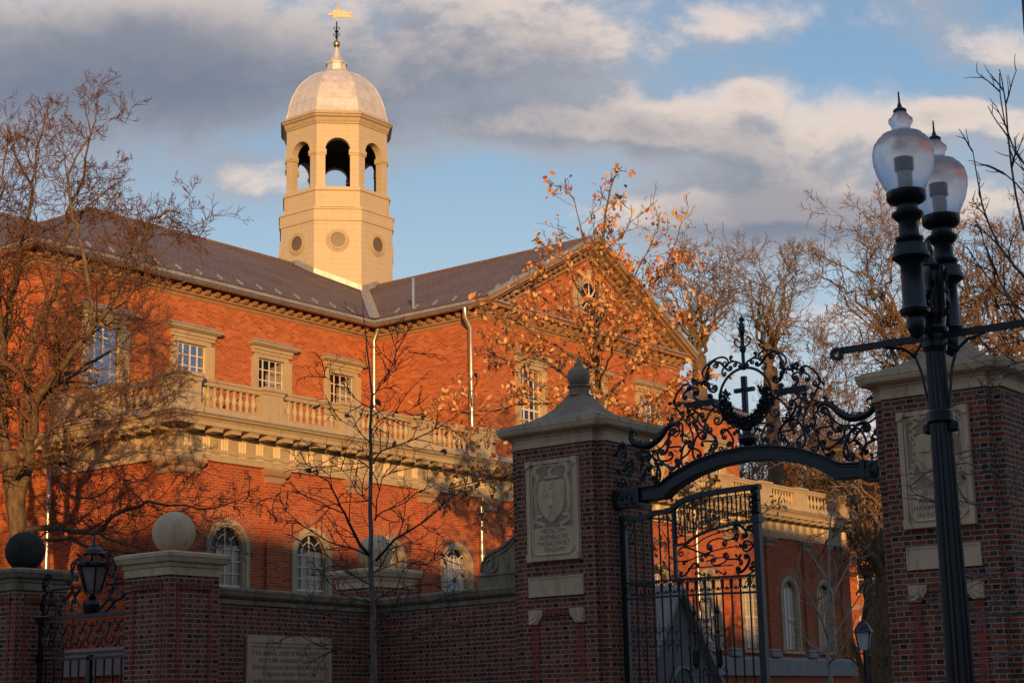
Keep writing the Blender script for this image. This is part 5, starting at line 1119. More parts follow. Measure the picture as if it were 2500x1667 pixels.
# ------------------------------------------------------------------ twin street lamp
M['lampiron'] = stone('dark green-black cast iron', (.006, .008, .009), (.013, .016, .018), 20, .36, spec=.4, fine=60, bmp=.001)
lp = thing('street_lamp', 'black fluted lamp post with two ribbed acorn globes and banner arms', 'street lamp')
LX, LY = 8.30, 3.51
m = MB(); n = 16; vs = []
for z, r in ((0, .10), (.5, .085), (2.0, .070), (3.45, .052)):
    for i in range(n*2): a = pi*i/n; rr_ = r*(1 if i % 2 else .90); vs.append((LX+rr_*cos(a), LY+rr_*sin(a), z))
m.add(vs, [(k*32+i, k*32+(i+1) % 32, (k+1)*32+(i+1) % 32, (k+1)*32+i) for k in range(3) for i in range(32)]); m.lathe([(.22, 0), (.22, .1), (.17, .3), (.19, .45), (.11, .6)], (LX, LY, 0), 16); m.build('pole', M['lampiron'], lp)
m = MB(); m.lathe([(.06, 3.42), (.066, 3.44), (.066, 3.49), (.06, 3.50), (.075, 3.52), (.08, 3.54), (.065, 3.56), (.075, 3.62), (.08, 3.75), (.075, 3.85), (.085, 3.88), (.05, 3.9), (.03, 3.94), (.035, 3.97), (.02, 4.02), (.001, 4.05)], (LX, LY, 0), 16)
for i in range(60):
    a = rnd.uniform(0, 6.28); m.tube([(LX+.07*cos(a), LY+.07*sin(a), 3.58+.25*rnd.random()), (LX+.10*cos(a), LY+.10*sin(a), 3.62+.25*rnd.random())], [.016, .004], 4)
m.build('post_capital', M['lampiron'], lp)
av = (R0*.15+F0*.235); au = av.normalized(); side_ = Vector((-au.y, au.x, 0))
m = MB(); P = [(-.28, 3.72), (-.28, 3.82), (-.2, 3.82), (-.12, 3.88), (0, 3.92), (.12, 3.88), (.2, 3.82), (.28, 3.82), (.28, 3.72), (.2, 3.72), (.1, 3.76), (.06, 3.66), (-.06, 3.66), (-.1, 3.76), (-.2, 3.72)]
m.prism([Vector((LX, LY, 0))+au*a+side_*-.035+Vector((0, 0, b-.02)) for a, b in P], side_*.07)
for s in (-1, 1):
    m.tube([Vector((LX, LY, 0))+au*s*a+Vector((0, 0, b)) for a, b in ((.07, 3.50), (.12, 3.53), (.17, 3.60), (.20, 3.70))], .018, 6)
    for i in range(20): a = rnd.uniform(.06, .2); p = Vector((LX, LY, 3.55+a*.7))+au*s*a; m.lathe([(0, -.02), (.022, 0), (0, .03)], p+side_*rnd.uniform(-.03, .03), 5)
m.build('twin_arm', M['lampiron'], lp)
for s in (-1, 1):
    c = Vector((LX, LY, 0))+av*s; zz = 4.235
    B = [(.0, -.80), (.03, -.78), (.045, -.74), (.05, -.70), (.035, -.67), (.075, -.66), (.08, -.64), (.062, -.62), (.058, -.40), (.075, -.38), (.10, -.36), (.10, -.34), (.088, -.32), (.088, -.29), (.06, -.28), (.075, -.265), (.075, -.25), (.055, -.24), (.05, -.17), (.065, -.15), (.085, -.13), (.085, -.115), (.06, -.10), (.055, -.07), (.09, -.055), (.105, -.04), (.105, .0), (.095, .005)]
    m = MB(); m.lathe(B, (c.x, c.y, zz), 20); h = m.build('lamp_holder', M['lampiron'], lp); shade_auto(h, 45)
    G = [(.09, 0), (.11, .035), (.135, .09), (.150, .15), (.152, .20), (.142, .245), (.12, .275), (.105, .285), (.10, .295), (.062, .305), (.045, .325), (.05, .345), (.06, .36), (.06, .375), (.045, .39), (.035, .405), (.02, .42)]
    m = MB(); m.lathe([(a*1.07, b*1.08) for a, b in G], (c.x, c.y, zz+.003), 32); gl = m.build('glass_globe', M['globe'], lp, smooth=True)
    m = MB(); m.lathe([(.035, .01), (.035, .12)], (c.x, c.y, zz), 12); m.build('lamp_unit', M['shutter'], gl); m = MB(); m.lathe([(.045, .125), (.045, .19), (.02, .195)], (c.x, c.y, zz), 12); m.build('lamp_grille', M['lampglass'], gl)
    m = MB(); m.lathe([(.036, .452), (.036, .462), (.015, .477), (.006, .505), (.004, .565)], (c.x, c.y, zz), 12); m.build('spike_cap', M['lampiron'], lp)
    for o in (h, gl): pass
# banner arms
bv = Vector((.03, -1, 0)).normalized(); zb = 3.50
m = MB(); A = Vector((LX, LY, zb))-bv*.54; Bp = Vector((LX, LY, zb+.0))+bv*.9
for a, b in ((A, Vector((LX, LY, zb))-bv*.05), (Vector((LX, LY, zb))+bv*.05, Bp)):
    dd = (b-a); s_ = dd.normalized().cross(Vector((0, 0, 1)))*.012
    m.prism([a-s_-Vector((0, 0, .018)), a+s_-Vector((0, 0, .018)), a+s_+Vector((0, 0, .018)), a-s_+Vector((0, 0, .018))], dd)
for k in range(14):
    a0, a1 = 2*pi*k/14, 2*pi*(k+1)/14; f = lambda r, a: A+bv*(r*cos(a)-.02)+Vector((0, 0, r*sin(a)-.018))
    m.add([f(.016, a0), f(.038, a0), f(.038, a1), f(.016, a1)]+[f(r, a)+s_*2 for r, a in ((.016, a0), (.038, a0), (.038, a1), (.016, a1))], [(0, 1, 2, 3), (7, 6, 5, 4), (1, 5, 6, 2), (0, 3, 7, 4)])
for s in (-1, 1):
    Cc = Vector((LX, LY, 0)); m.tube([Cc+bv*s*a+Vector((0, 0, b)) for a, b in ((.28, 3.48), (.18, 3.46), (.115, 3.41), (.085, 3.32), (.06, 3.16), (.05, 3.08))], .008, 5)
    m.tube([Cc+bv*s*a+Vector((0, 0, b)) for a, b in ((.05, 3.47), (.12, 3.41), (.20, 3.47))] if s > 0 else [Cc+bv*s*a+Vector((0, 0, b)) for a, b in ((.06, 3.49), (.12, 3.41))], .008, 5); m.lathe([(0, -.015), (.016, 0), (0, .015)], Cc+bv*s*.12+Vector((0, 0, 3.41)), 8)
m.build('banner_arm', M['lampiron'], lp)
m = MB(); m.lathe([(.062, 3.03), (.072, 3.04), (.072, 3.09), (.062, 3.10)], (LX, LY, 0), 16); m.build('clamp', M['lampiron'], lp)
for s in (-1, 1): m = MB(); m.lathe([(0, -.035), (.03, -.02), (.03, .02), (0, .035)], Vector((LX, LY, 3.01))+bv*s*.07, 10); m.build('knob', M['lampiron'], lp)
m = MB(); m.lathe([(.056, 3.46), (.066, 3.47), (.066, 3.54), (.056, 3.55)], (LX, LY, 0), 16); m.build('clamp', M['lampiron'], lp)
# ------------------------------------------------------------------ things seen through and beyond the gate
gh = thing('guard_house', 'small steep-roofed grey guard house seen through the gate bars', 'guard house')
gx, gy, gz = 41.5, 26.0, 5.05
m = MB(); m.prism([(gx-3.1, gy, 0), (gx+3.1, gy, 0), (gx+3.1, gy, .9), (gx, gy, gz-.2), (gx-3.1, gy, .9)], (0, 2.6, 0)); m.build('wall', stone('grey board wall', (.17, .15, .145), (.13, .115, .11), 3, .8), gh)
m = MB()
for s in (-1, 1):
    P = [(gx, gy-.25, gz), (gx+s*3.4, gy-.25, .55), (gx+s*3.4, gy-.25, .40), (gx, gy-.25, gz-.2)]; m.prism(P, (0, 3.0, 0))
m.build('roof', stone('pale grey roof tiles', (.27, .25, .24), (.19, .175, .17), 4, .7), gh)
m = MB(); m.prism([(gx+.1+.55*cos(a), gy-.06, 2.1+.55*sin(a)) for a in [pi*i/12 for i in range(13)]]+[(gx-.45, gy-.06, 0), (gx+.65, gy-.06, 0)][0:2], (0, .05, 0)); o = m.build('arched_door', stone('dark green door', (.02, .05, .035), (.02, .04, .03), 3, .4), gh)
m = MB(); m.tube([(gx+.1+.6*cos(a), gy-.07, 2.1+.6*sin(a)) for a in [pi*i/16 for i in range(17)]], .05, 5); m.build('door_arch', M['greystone'], gh)
pt = thing('post_lantern', 'small black post lantern near the tree fork beyond the gate', 'lantern')
q = at(2108, 1545, 42); q = Vector((q.x, q.y, 0)); zl = at(2108, 1545, 42).z-.1
m = MB(); m.tube([(q.x, q.y, 0), (q.x, q.y, zl-.32)], .05, 8); m.build('post', M['iron'], pt)
m = MB(); m.lathe([(.16, -.32), (.25, .12)], (q.x, q.y, zl), 4, pi/4+.3); m.build('glass_panes', stone('frosted pane', (.55, .55, .58), (.45, .45, .48), 3, .4), pt)
m = MB(); m.lathe([(.32, .12), (.24, .24), (.12, .38), (.05, .42), (.02, .5), (0, .62)], (q.x, q.y, zl), 4, pi/4+.3)
for k in range(4): a = pi/4+.3+pi/2*k; m.tube([(q.x+.16*cos(a), q.y+.16*sin(a), zl-.33), (q.x+.26*cos(a), q.y+.26*sin(a), zl+.14)], .02, 4)
m.build('lantern_frame', M['iron'], pt)
# far dormitory
dm_ = thing('brick_dormitory', 'distant red brick dormitory with tall chimneys behind the bare trees', 'building')
DX = 96.0; hb = []
m = MB(); m.wall((DX, 75, 0), (0, -1, 0), [(0, 0), (60, 0), (60, 11), (0, 11)], [[(2.5+i*3.2, z), (3.7+i*3.2, z), (3.7+i*3.2, z+1.9), (2.5+i*3.2, z+1.9)] for i in range(17) for z in (1.6, 4.9, 8.1)], (-1, 0, 0), .2)
m.box(DX+.3, DX+14, 15, 75, 0, 11); m.build('wall', M['hall_brick'], dm_)
m = MB(); m.prism([(DX-.5, 14.5, 11), (DX+7, 14.5, 14.6), (DX+14.5, 14.5, 11)], (0, 61, 0)); m.build('roof', M['slate'], dm_)
m = MB(); m.box(DX-.25, DX+.1, 14.8, 75.2, 10.6, 11.05); m.box(DX-.06, DX+.05, 14.9, 75, 3.9, 4.2); m.box(DX-.06, DX+.05, 14.9, 75, 7.2, 7.5); m.build('stone_band', M['brownstone'], dm_)
WP = None
for i in range(17):
    for z in (1.6, 4.9, 8.1):
        yy = 75-(3.1+i*3.2)
        if WP is None:
            m = MB()
            for a, b, c, d in ((-.6, .6, 0, .06), (-.6, .6, 1.84, 1.9), (-.6, .6, .92, .98), (-.6, -.54, .06, 1.84), (.54, .6, .06, 1.84), (-.03, .03, .06, 1.84)): m.box(-.02, .05, a, b, c, d)
            WP = m.build('window', M['wood_white'], dm_, ); m = MB(); m.box(.06, .08, -.58, .58, .02, 1.88); PN = m.build('pane', M['room'], WP); WP.location = (DX+.1, yy, z)
        else:
            c = dup(WP, dm_, (DX+.1, yy, z)); p2 = PN.copy(); COL.objects.link(p2); p2.parent = c
for px_, w2, h2 in ((1918, 1.25, 17.2), (2130, 1.1, 16.6)):
    c = at(px_, 1200, 101); r_ = (DX+5)/c.x; cy2 = c.y*r_
    m = MB(); m.box(DX+4.2, DX+5.6, cy2-w2*.6, cy2+w2*.6, 11, h2); m.box(DX+4.1, DX+5.7, cy2-w2*.6-.1, cy2+w2*.6+.1, h2, h2+.25); m.build('chimney', M['hall_brick'], dm_)
# unseen blocks added behind the viewer, shaped to throw evening shade on gate and hall
def shade_block(t0, t1, s, H, label, gable=0):
    b = thing('shade_building', label, 'building'); e = Vector((.7071, -.7071, 0)); f = Vector((-.7071, -.7071, 0)); o = f*s
    P = [o+e*t0, o+e*t1, o+e*t1+f*14, o+e*t0+f*14]; m = MB(); m.prism([(p.x, p.y, 0) for p in P], (0, 0, H)); m.build('wall', M['hall_brick'], b)
    if gable:
        A, B_ = P[0], P[1]; m = MB(); m.prism([(A.x, A.y, H), (B_.x, B_.y, H), ((A.x+B_.x)/2, (A.y+B_.y)/2, H+gable)], f*14); m.build('roof', M['slate'], b)
    else:
        m = MB(); m.sweep([(0, H-.3), (.3, H), (.3, H+.25), (-.3, H+.3)], [(p.x, p.y) for p in P[::-1]], closed=True); m.build('cornice', M['trim'], b)
HB = 13.9
shade_block(-60, -8.2, 35, HB+.5, 'long unseen brick block added behind the viewer to cast shade')
shade_block(-8.2, -5.6, 35.5, HB-1.6, 'low unseen brick link added behind the viewer to dip the shade line')
shade_block(-5.6, 15.2, 35, HB, 'flat-roofed unseen brick block added behind the viewer to cast shade')
shade_block(15.2, 18.2, 35.2, HB-.2, 'narrow unseen brick block added behind the viewer to cast shade')
shade_block(18.2, 31.0, 35, HB+4.3, 'plain unseen brick block added behind the viewer to raise the shade line')
shade_block(31.0, 90, 35, HB+3.0, 'tall unseen brick block added behind the viewer to cast shade')
# ------------------------------------------------------------------ trees
def rv(r): return Vector((r.gauss(0, 1), r.gauss(0, 1), r.gauss(0, 1)))
class Tree:
    def __init__(s, name, label, cat, seed, barkm, twigm, group=None, leafmat=None):
        s.r = random.Random(seed); s.t = thing(name, label, cat, group=group); s.bm = barkm; s.tm = twigm; s.lm = leafmat
        s.tr = MB(); s.tw = MB(); s.lf = MB(); s.tips = []
    def limb(s, pts, r0, r1, wob=.02, n=8, mb=None):
        P = [Vector(p) for p in pts]; C = []
        Q = [P[0]]+P+[P[-1]]
        for i in range(1, len(Q)-2):
            L = (Q[i+1]-Q[i]).length; k = max(2, int(L/.25) if L < 4 else int(L/.6))
            for j in range(k):
                t = j/k; a, b, c, d = Q[i-1], Q[i], Q[i+1], Q[i+2]
                C.append(.5*((2*b)+(-a+c)*t+(2*a-5*b+4*c-d)*t*t+(-a+3*b-3*c+d)*t**3)+rv(s.r)*wob)
        C.append(P[-1]); m = len(C); R = [r0+(r1-r0)*(i/(m-1))**.8 for i in range(m)]
        (mb or s.tr).tube(C, R, n if r0 > .03 else 5); return C, R
    def grow(s, p, d, L, r, lev, cfg):
        """random twig: cfg = (segments, wander, up pull, children per segment, child length, angle)"""
        seg, wan, upp, ch, cl, ang = cfg; P = [p.copy()]; sl_ = L/seg
        d = d.normalized()
        for i in range(seg):
            d = (d+rv(s.r)*wan+Vector((0, 0, upp))).normalized(); p = p+d*sl_; P.append(p.copy())
            if lev > 0:
                k = ch if s.r.random() < ch-int(ch) or ch >= 1 else 0
                nn = int(ch)+(1 if s.r.random() < ch-int(ch) else 0)
                for _ in range(nn):
                    sd_ = d.cross(rv(s.r)).normalized(); a = ang*s.r.uniform(.7, 1.25)
                    s.grow(p, d*cos(a)+sd_*sin(a), L*cl*s.r.uniform(.6, 1.15)*(1-.35*i/seg), max(r*.62, cfg_min[0]), lev-1, cfg)
        R = [max(r*(1-.6*i/seg), cfg_min[0]) for i in range(seg+1)]
        s.tw.tube(P, R, 4 if r > .02 else 3, cap=False); s.tips.append((P[-1], d))
        if lev == 0 and s.lm: s.tips.append((P[len(P)//2], d))
    def dress(s, C, R, per_m, L, lev, cfg, r=None, start=0.15, ang=.9):
        tot = 0
        for i in range(1, len(C)):
            if i/len(C) < start: continue
            l = (C[i]-C[i-1]).length; tot += l*per_m
            while tot > s.r.random():
                tot -= 1; d = (C[i]-C[i-1]).normalized(); sd_ = d.cross(rv(s.r)).normalized(); a = ang*s.r.uniform(.6, 1.3)
                s.grow(C[i].lerp(C[i-1], s.r.random()), d*cos(a)+sd_*sin(a), L*s.r.uniform(.6, 1.2)*(1.1-.5*i/len(C)), r or max(R[i]*.45, .008), lev, cfg)
    def leaves(s, size, prob, nper=2, spread=.1, thin=99):
        for p, d in s.tips:
            if s.r.random() > prob*(1 if p.z < thin else .42): continue
            for _ in range(s.r.randint(1, nper)):
                c = p+rv(s.r)*spread*.5; a = (rv(s.r)*.6+Vector((0, 0, -.8))+d*.3).normalized(); b = a.cross(rv(s.r)).normalized(); nn = a.cross(b); z = size*s.r.uniform(.6, 1.25); cu = s.r.uniform(.1, .5)*z
                pr = [(0, 0), (.25, .13), (.38, .32), (.5, .17), (.68, .30), (.8, .12), (1, 0)]
                vs = [c+a*(x*z)+nn*(cu*x*x) for x, y in pr]
                l_ = [c+a*(x*z)+b*(y*z)+nn*(cu*(x*x+.9*y)) for x, y in pr[1:-1]]; r_ = [c+a*(x*z)-b*(y*z)+nn*(cu*(x*x+.9*y)) for x, y in pr[1:-1]]
                V = vs+l_+r_; F = []
                for k in range(6):
                    A, B_ = k, k+1; la = 7+k-1 if 1 <= k <= 5 else None; lb = 7+k if 1 <= k+1 <= 5 else None
                    f = [A, B_]+([lb] if lb is not None else [])+([la] if la is not None else []); F.append(tuple(f))
                    ra = 12+k-1 if 1 <= k <= 5 else None; rb = 12+k if 1 <= k+1 <= 5 else None
                    f = ([ra] if ra is not None else [])+([rb] if rb is not None else [])+[B_, A]; F.append(tuple(f))
                s.lf.add(V, F)
    def done(s, lname='leaves'):
        if s.tr.v: o = s.tr.build('trunk', s.bm, s.t, smooth=True)
        if s.tw.v: s.tw.build('crown', s.tm, s.t, smooth=True)
        if s.lf.v: s.lf.build(lname, s.lm, s.t)
cfg_min = [.004]
def px(P, D, dd=0):   # list of (px, py[, depth offset]) -> points
    return [at(p[0], p[1], D+(p[2] if len(p) > 2 else 0)+dd) for p in P]
# -- the old tree at the left
T = Tree('spreading_tree', 'large bare spreading tree with reddish twigs in front of the hall at left', 'tree', 11, M['bark'], M['twig_red'])
cfg_min[0] = .0058; D = 38.0; base = at(48, 1700, D); base.z = 0
LM = [([(48, 1900, 0), (50, 1500, 0), (45, 1300, 0), (30, 1180, 0), (20, 1100, 0)], .36, .30, 0),
 ([(45, 1250), (70, 1110), (95, 968, -.4), (157, 889, -.8), (232, 794, -1.2), (282, 723, -1.4), (330, 620, -1.5), (365, 545, -1.6), (405, 510, -1.6), (440, 520, -1.7)], .22, .025, 1),
 ([(95, 968, -.4), (160, 930, .3), (232, 872, .6), (290, 848, .8), (360, 840, 1), (430, 845, 1.1)], .10, .02, 1),
 ([(228, 790, -1.2), (207, 649, -1), (190, 570, -.8), (178, 533, -.8), (168, 460, -.8), (185, 380, -.6), (215, 330, -.6), (235, 290, -.6)], .10, .02, 1),
 ([(20, 1120), (12, 1051, .5), (8, 906, .8), (25, 761, 1), (62, 554, 1.2), (78, 450, 1.2), (95, 360, 1.2), (117, 266, 1.2)], .20, .022, 1),
 ([(78, 460, 1.2), (40, 380, 1.3), (15, 300, 1.4)], .06, .02, 1), ([(8, 906, .8), (0, 700, 0), (-10, 560, -.5), (10, 430, -.5), (20, 330, -.5)], .15, .02, 1),
 ([(50, 1120), (83, 823, 1.2), (137, 699, 1.6), (157, 574, 1.8), (170, 491, 1.8), (205, 420, 1.8), (215, 330, 1.8), (210, 250, 1.8)], .17, .02, 1),
 ([(150, 610, 1.8), (200, 520, 1.5), (270, 460, 1.2), (300, 440, 1.1)], .06, .015, 1),
 ([(232, 794, -1.2), (290, 800, -1.8), (340, 760, -2.0), (400, 700, -2.2), (450, 690, -2.3), (500, 650, -2.3)], .06, .012, 1),
 ([(282, 723, -1.4), (340, 690, -1.0), (400, 610, -.8), (450, 560, -.8)], .05, .012, 1),
 ([(20, 1180), (60, 1140, -.6), (102, 1121, -.9), (173, 1107, -1.1), (230, 1130, -1.3), (286, 1119, -1.4), (330, 1100, -1.5), (400, 1110, -1.5)], .10, .014, 1),
 ([(60, 1140, -.6), (114, 1141, -.8), (153, 1194, -1), (194, 1219, -1.1), (250, 1200, -1.1), (300, 1176, -1.1), (370, 1190, -1.1)], .07, .012, 1),
 ([(40, 1300), (71, 1286, -.3), (143, 1288, -.5), (204, 1304, -.7), (245, 1296, -.9), (275, 1262, -1), (330, 1240, -1), (360, 1225, -1), (450, 1230, -1), (520, 1240, -1), (600, 1210, -1)], .14, .012, 1),
 ([(240, 1300, -.9), (300, 1330, -1), (380, 1345, -1), (450, 1335, -1)], .06, .012, 1),
 ([(45, 1330), (110, 1313, .3), (173, 1315, .3), (208, 1335, .2), (300, 1345, 0), (350, 1352, 0)], .10, .02, 1),
 ([(70, 1110), (140, 1040, -1), (190, 1010, -1.3), (250, 985, -1.6), (300, 940, -1.8), (350, 930, -1.9)], .08, .015, 1),
 ([(300, 1176, -1.1), (350, 1220, -1), (430, 1250, -1), (500, 1220, -1), (545, 1200, -1)], .03, .01, 1),
 ([(160, 930, .3), (230, 990, .2), (300, 1010, 0), (370, 990, 0), (420, 960, -.1)], .05, .012, 1), ([(-20, 1300), (-60, 1000), (-90, 700), (-40, 500), (-20, 420)], .2, .03, 1)]
TW = (5, .24, .03, .8, .66, .75)
for P, r0, r1, dr_ in LM:
    pts = px(P, D)
    if not dr_: pts[0] = base
    C_, R_ = T.limb(pts, r0*(.64 if dr_ == 0 else .62), r1*.7, .03, 9)
    if dr_:
        low_ = P[0][1] > 1050 and P[-1][1] > 1000
        T.dress(C_, R_, 2.9 if not low_ else 1.6, 1.65, 3, TW, None, .15, .85)
T.done()
# -- young bare tree before the wing wall
T = Tree('young_tree', 'slender bare young oak standing in front of the low brick wall', 'tree', 23, M['bark_grey'], M['twig_dark'], None, M['leaf_dark'])
cfg_min[0] = .0028; D = 19.3; base = at(913, 1900, D); base.z = 0
trunk = [(912, 1600), (911, 1500), (905, 1400), (905, 1300), (904, 1200), (907, 1120), (905, 1050), (906, 985), (905, 930), (896, 860), (889, 790), (886, 735)]
C_, R_ = T.limb([base]+px(trunk, D), .056, .003, .004, 10); T.dress(C_, R_, 2.0, .45, 1, (5, .16, .05, .8, .6, .8), .006, .45)
YL = [([(903, 1357), (861, 1295, -.3), (842, 1253, -.4), (821, 1217, -.5), (800, 1175, -.6), (760, 1150, -.7), (735, 1105, -.8)], .035), ([(842, 1253, -.4), (800, 1235, -.2), (760, 1215, -.1), (700, 1195, 0), (665, 1215, 0)], .014),
 ([(896, 1353), (855, 1337, .3), (800, 1322, .4), (740, 1285, .5), (690, 1240, .6), (650, 1250, .6)], .022), ([(917, 1366), (964, 1318, -.3), (1039, 1272, -.5), (1087, 1226, -.6), (1140, 1190, -.7)], .03),
 ([(915, 1268), (934, 1249, .2), (991, 1226, .4), (1020, 1200, .5), (1060, 1210, .5)], .018), ([(916, 1262), (920, 1220, -.2), (935, 1170, -.3), (960, 1150, -.4), (985, 1140, -.4)], .014), ([(912, 1130), (930, 1100, .2), (970, 1087, .3), (1039, 1060, .5), (1100, 1025, .6), (1160, 985, .7)], .02),
 ([(909, 998), (880, 985, -.2), (863, 968, -.3), (820, 935, -.3), (775, 909, -.4)], .011), ([(905, 1145), (870, 1120, .3), (820, 1106, .4), (770, 1085, .5)], .014), ([(912, 968), (930, 930), (958, 891, .1), (968, 840, .1), (978, 776, .2)], .013), ([(920, 950), (975, 890, .3), (1005, 850, .4)], .007),
 ([(904, 1470), (850, 1455, -.3), (800, 1420, -.4), (760, 1400, -.5)], .014), ([(912, 1470), (960, 1440, .2), (1040, 1425, .3), (1100, 1420, .4)], .016), ([(912, 1540), (960, 1490, -.3), (1040, 1470, -.4), (1150, 1440, -.5)], .018),
 ([(905, 1600), (860, 1588, -.3), (800, 1582, -.4), (740, 1555, -.5), (710, 1530, -.5)], .018), ([(914, 1570), (980, 1545, .2), (1060, 1525, .3), (1160, 1530, .4)], .016), ([(904, 1225), (870, 1200, .2), (850, 1160, .3), (800, 1120, .3)], .013), ([(908, 1430), (830, 1380, .3), (760, 1330, .5), (700, 1310, .6)], .013),
 ([(905, 1060), (930, 1020, -.2), (1000, 1000, -.3), (1030, 970, -.4)], .010), ([(903, 1080), (860, 1040, -.2), (810, 1020, -.3)], .010), ([(912, 1400), (980, 1370, -.3), (1040, 1380, -.4), (1100, 1350, -.4)], .013), ([(905, 1530), (850, 1520, .2), (790, 1500, .3), (740, 1480, .3)], .012)]
for P, r0 in YL:
    C_, R_ = T.limb(px(P, D), r0*.66, .003, .006, 6, T.tw); T.dress(C_, R_, 7.0, .5, 2, (4, .2, .02, .6, .6, .75), None, .12, .8)
T.leaves(.09, .012, 2, .05); T.done()
# -- oak with russet leaves between pier and hall
OAK = 1
T = Tree('russet_oak', 'oak still holding russet dead leaves between the left gate pier and the hall', 'tree', 31, M['bark'], M['twig_gold'], None, M['leaf'])
cfg_min[0] = .007; D = 37.0; base = at(1475, 1900, D); base.z = 0
C_, R_ = T.limb([base]+px([(1470, 1300), (1469, 1150), (1468, 1000), (1460, 920), (1453, 830), (1456, 740), (1462, 660), (1470, 590), (1480, 520), (1492, 460), (1500, 430)], D), .16, .012, .01, 9)
TWL = (4, .2, .06, .75, .6, .8); T.dress(C_, R_, 4.2, .6, 2, TWL, .012, .35)
OL = [([(1458, 900), (1400, 870, -.5), (1330, 830, -.8), (1250, 780, -1.1), (1190, 750, -1.3)], .05), ([(1460, 960), (1390, 920, .5), (1320, 880, .9), (1240, 880, 1.2), (1180, 850, 1.4)], .05), ([(1465, 1010), (1380, 990, -.6), (1290, 985, -1.1), (1200, 1000, -1.5), (1120, 1005, -1.8), (1075, 1000, -2)], .05),
 ([(1470, 1120), (1380, 1120, .5), (1300, 1140, .8), (1220, 1165, 1), (1140, 1180, 1.1), (1080, 1195, 1.2)], .05), ([(1470, 1180), (1360, 1190, -.4), (1270, 1230, -.8), (1180, 1260, -1)], .04), ([(1456, 760), (1410, 700, -.3), (1380, 640, -.4), (1330, 610, -.5)], .035), ([(1460, 700), (1430, 600, .4), (1410, 520, .6), (1400, 480, .6)], .03), ([(1470, 620), (1530, 560, .3), (1540, 500, .4)], .02),
 ([(1458, 850), (1510, 790, .4), (1560, 740, .7), (1620, 660, 1), (1650, 590, 1.2), (1660, 550, 1.2)], .05), ([(1456, 800), (1530, 700, -.6), (1580, 620, -.9), (1600, 560, -1)], .035), ([(1465, 980), (1550, 900, .6), (1620, 830, 1), (1680, 760, 1.4), (1690, 730, 1.4)], .045), ([(1468, 1060), (1540, 1010, -.6), (1620, 960, -1.1), (1700, 925, -1.5)], .05),
 ([(1470, 1100), (1540, 1060, .6), (1600, 1020, 1), (1670, 1000, 1.3)], .04), ([(1470, 1240), (1540, 1250, -.6), (1620, 1270, -1), (1700, 1290, -1.3), (1780, 1275, -1.6), (1850, 1265, -1.8)], .04), ([(1470, 1200), (1560, 1190, .5), (1650, 1200, .8), (1720, 1230, 1)], .035), ([(1475, 1350), (1560, 1360, .3), (1600, 1380, .4)], .03), ([(1455, 840), (1400, 780, .8), (1350, 750, 1), (1300, 700, 1.2)], .035), ([(1462, 930), (1440, 850, -1.0), (1420, 780, -1.4), (1410, 720, -1.5)], .035), ([(1462, 930), (1500, 850, -1.0), (1530, 800, -1.4), (1580, 800, -1.6)], .035)]
for P, r0 in OL:
    C_, R_ = T.limb(px(P, D), r0, .008, .02, 6); T.dress(C_, R_, 4.3, .95, 2, TWL, None, .2, .8)
T.leaves(.145, .55, 3, .14, 11.6); print('oak leaves', len(T.lf.v)//17); T.done()
# -- bare trees behind
def vase(name, label, seed, D, foot, top, width, r0, stems, barkm, twigm, group=None, per=1.6, twl=2.6, fork=.45, mn=.009, lev=2, base_z0=True):
    T = Tree(name, label, 'tree', seed, barkm, twigm, group); cfg_min[0] = mn; r = T.r
    b = at(foot[0], foot[1], D); f0 = Vector((b.x, b.y, 0)); fk = at(foot[0]+r.uniform(-5, 5), foot[1]-(foot[1]-top)*(1-fork)*.0-20, D)
    fk = at(foot[0], foot[1], D); C_, R_ = T.limb([f0, f0.lerp(fk, .5)+rv(r)*.1, fk], r0, r0*.8, .03, 9)
    for i in range(stems):
        a = (i+.5)/stems*2-1; tx = foot[0]+a*width+r.uniform(-.1, .1)*width; ty = top+abs(a)**2*(foot[1]-top)*.38+r.uniform(0, .08)*(foot[1]-top)
        d2 = r.uniform(-1, 1)*width*D/FPX*.8
        P = [fk, at(foot[0]+a*width*.25, foot[1]-(foot[1]-top)*.28, D+d2*.25), at(foot[0]+a*width*.62+r.uniform(-.08, .08)*width, foot[1]-(foot[1]-top)*.6, D+d2*.6), at(tx, ty, D+d2)]
        C_, R_ = T.limb(P, r0*.27, mn*1.2, .12, 7); T.dress(C_, R_, per*.5, twl*1.15, 3, (6, .24, .035, .72, .64, .7), None, .1, .85)
    T.done(); return T
GB = 'bare trees beyond the gate'
vase('bare_tree', 'tall vase-shaped bare tree just right of the gable', 41, 78, (1706, 870), 610, 150, .42, 8, M['bark'], M['twig_gold'], GB, 1.5, 2.6)
vase('bare_tree', 'bare tree rising behind the spire of the iron arch', 42, 84, (1880, 900), 600, 130, .45, 8, M['bark'], M['twig_gold'], GB, 1.5, 2.6)
vase('bare_tree', 'wide golden bare tree seen left of the lamp globes', 43, 62, (2250, 980), 520, 300, .5, 10, M['bark'], M['twig_gold'], GB, 1.7, 2.4)
vase('bare_tree', 'bare tree filling the sky above the right gate pier', 44, 58, (2440, 980), 540, 210, .45, 9, M['bark'], M['twig_gold'], GB, 1.8, 2.2)
vase('bare_tree', 'dense bare tree low between the arch and the right pier', 45, 88, (2010, 1330), 840, 150, .5, 11, M['bark'], M['twig_gold'], GB, 1.9, 3.0, mn=.012)
vase('bare_tree', 'dark bare tree low behind the end of the balustrade', 46, 74, (2120, 1420), 1130, 120, .3, 9, M['bark'], M['twig_gold'], GB, 2.2, 2.0, mn=.011)
vase('bare_tree', 'bare tree seen below the iron arch band', 47, 96, (1840, 1330), 1050, 130, .4, 9, M['bark'], M['twig_gold'], GB, 1.8, 3.0, mn=.013)
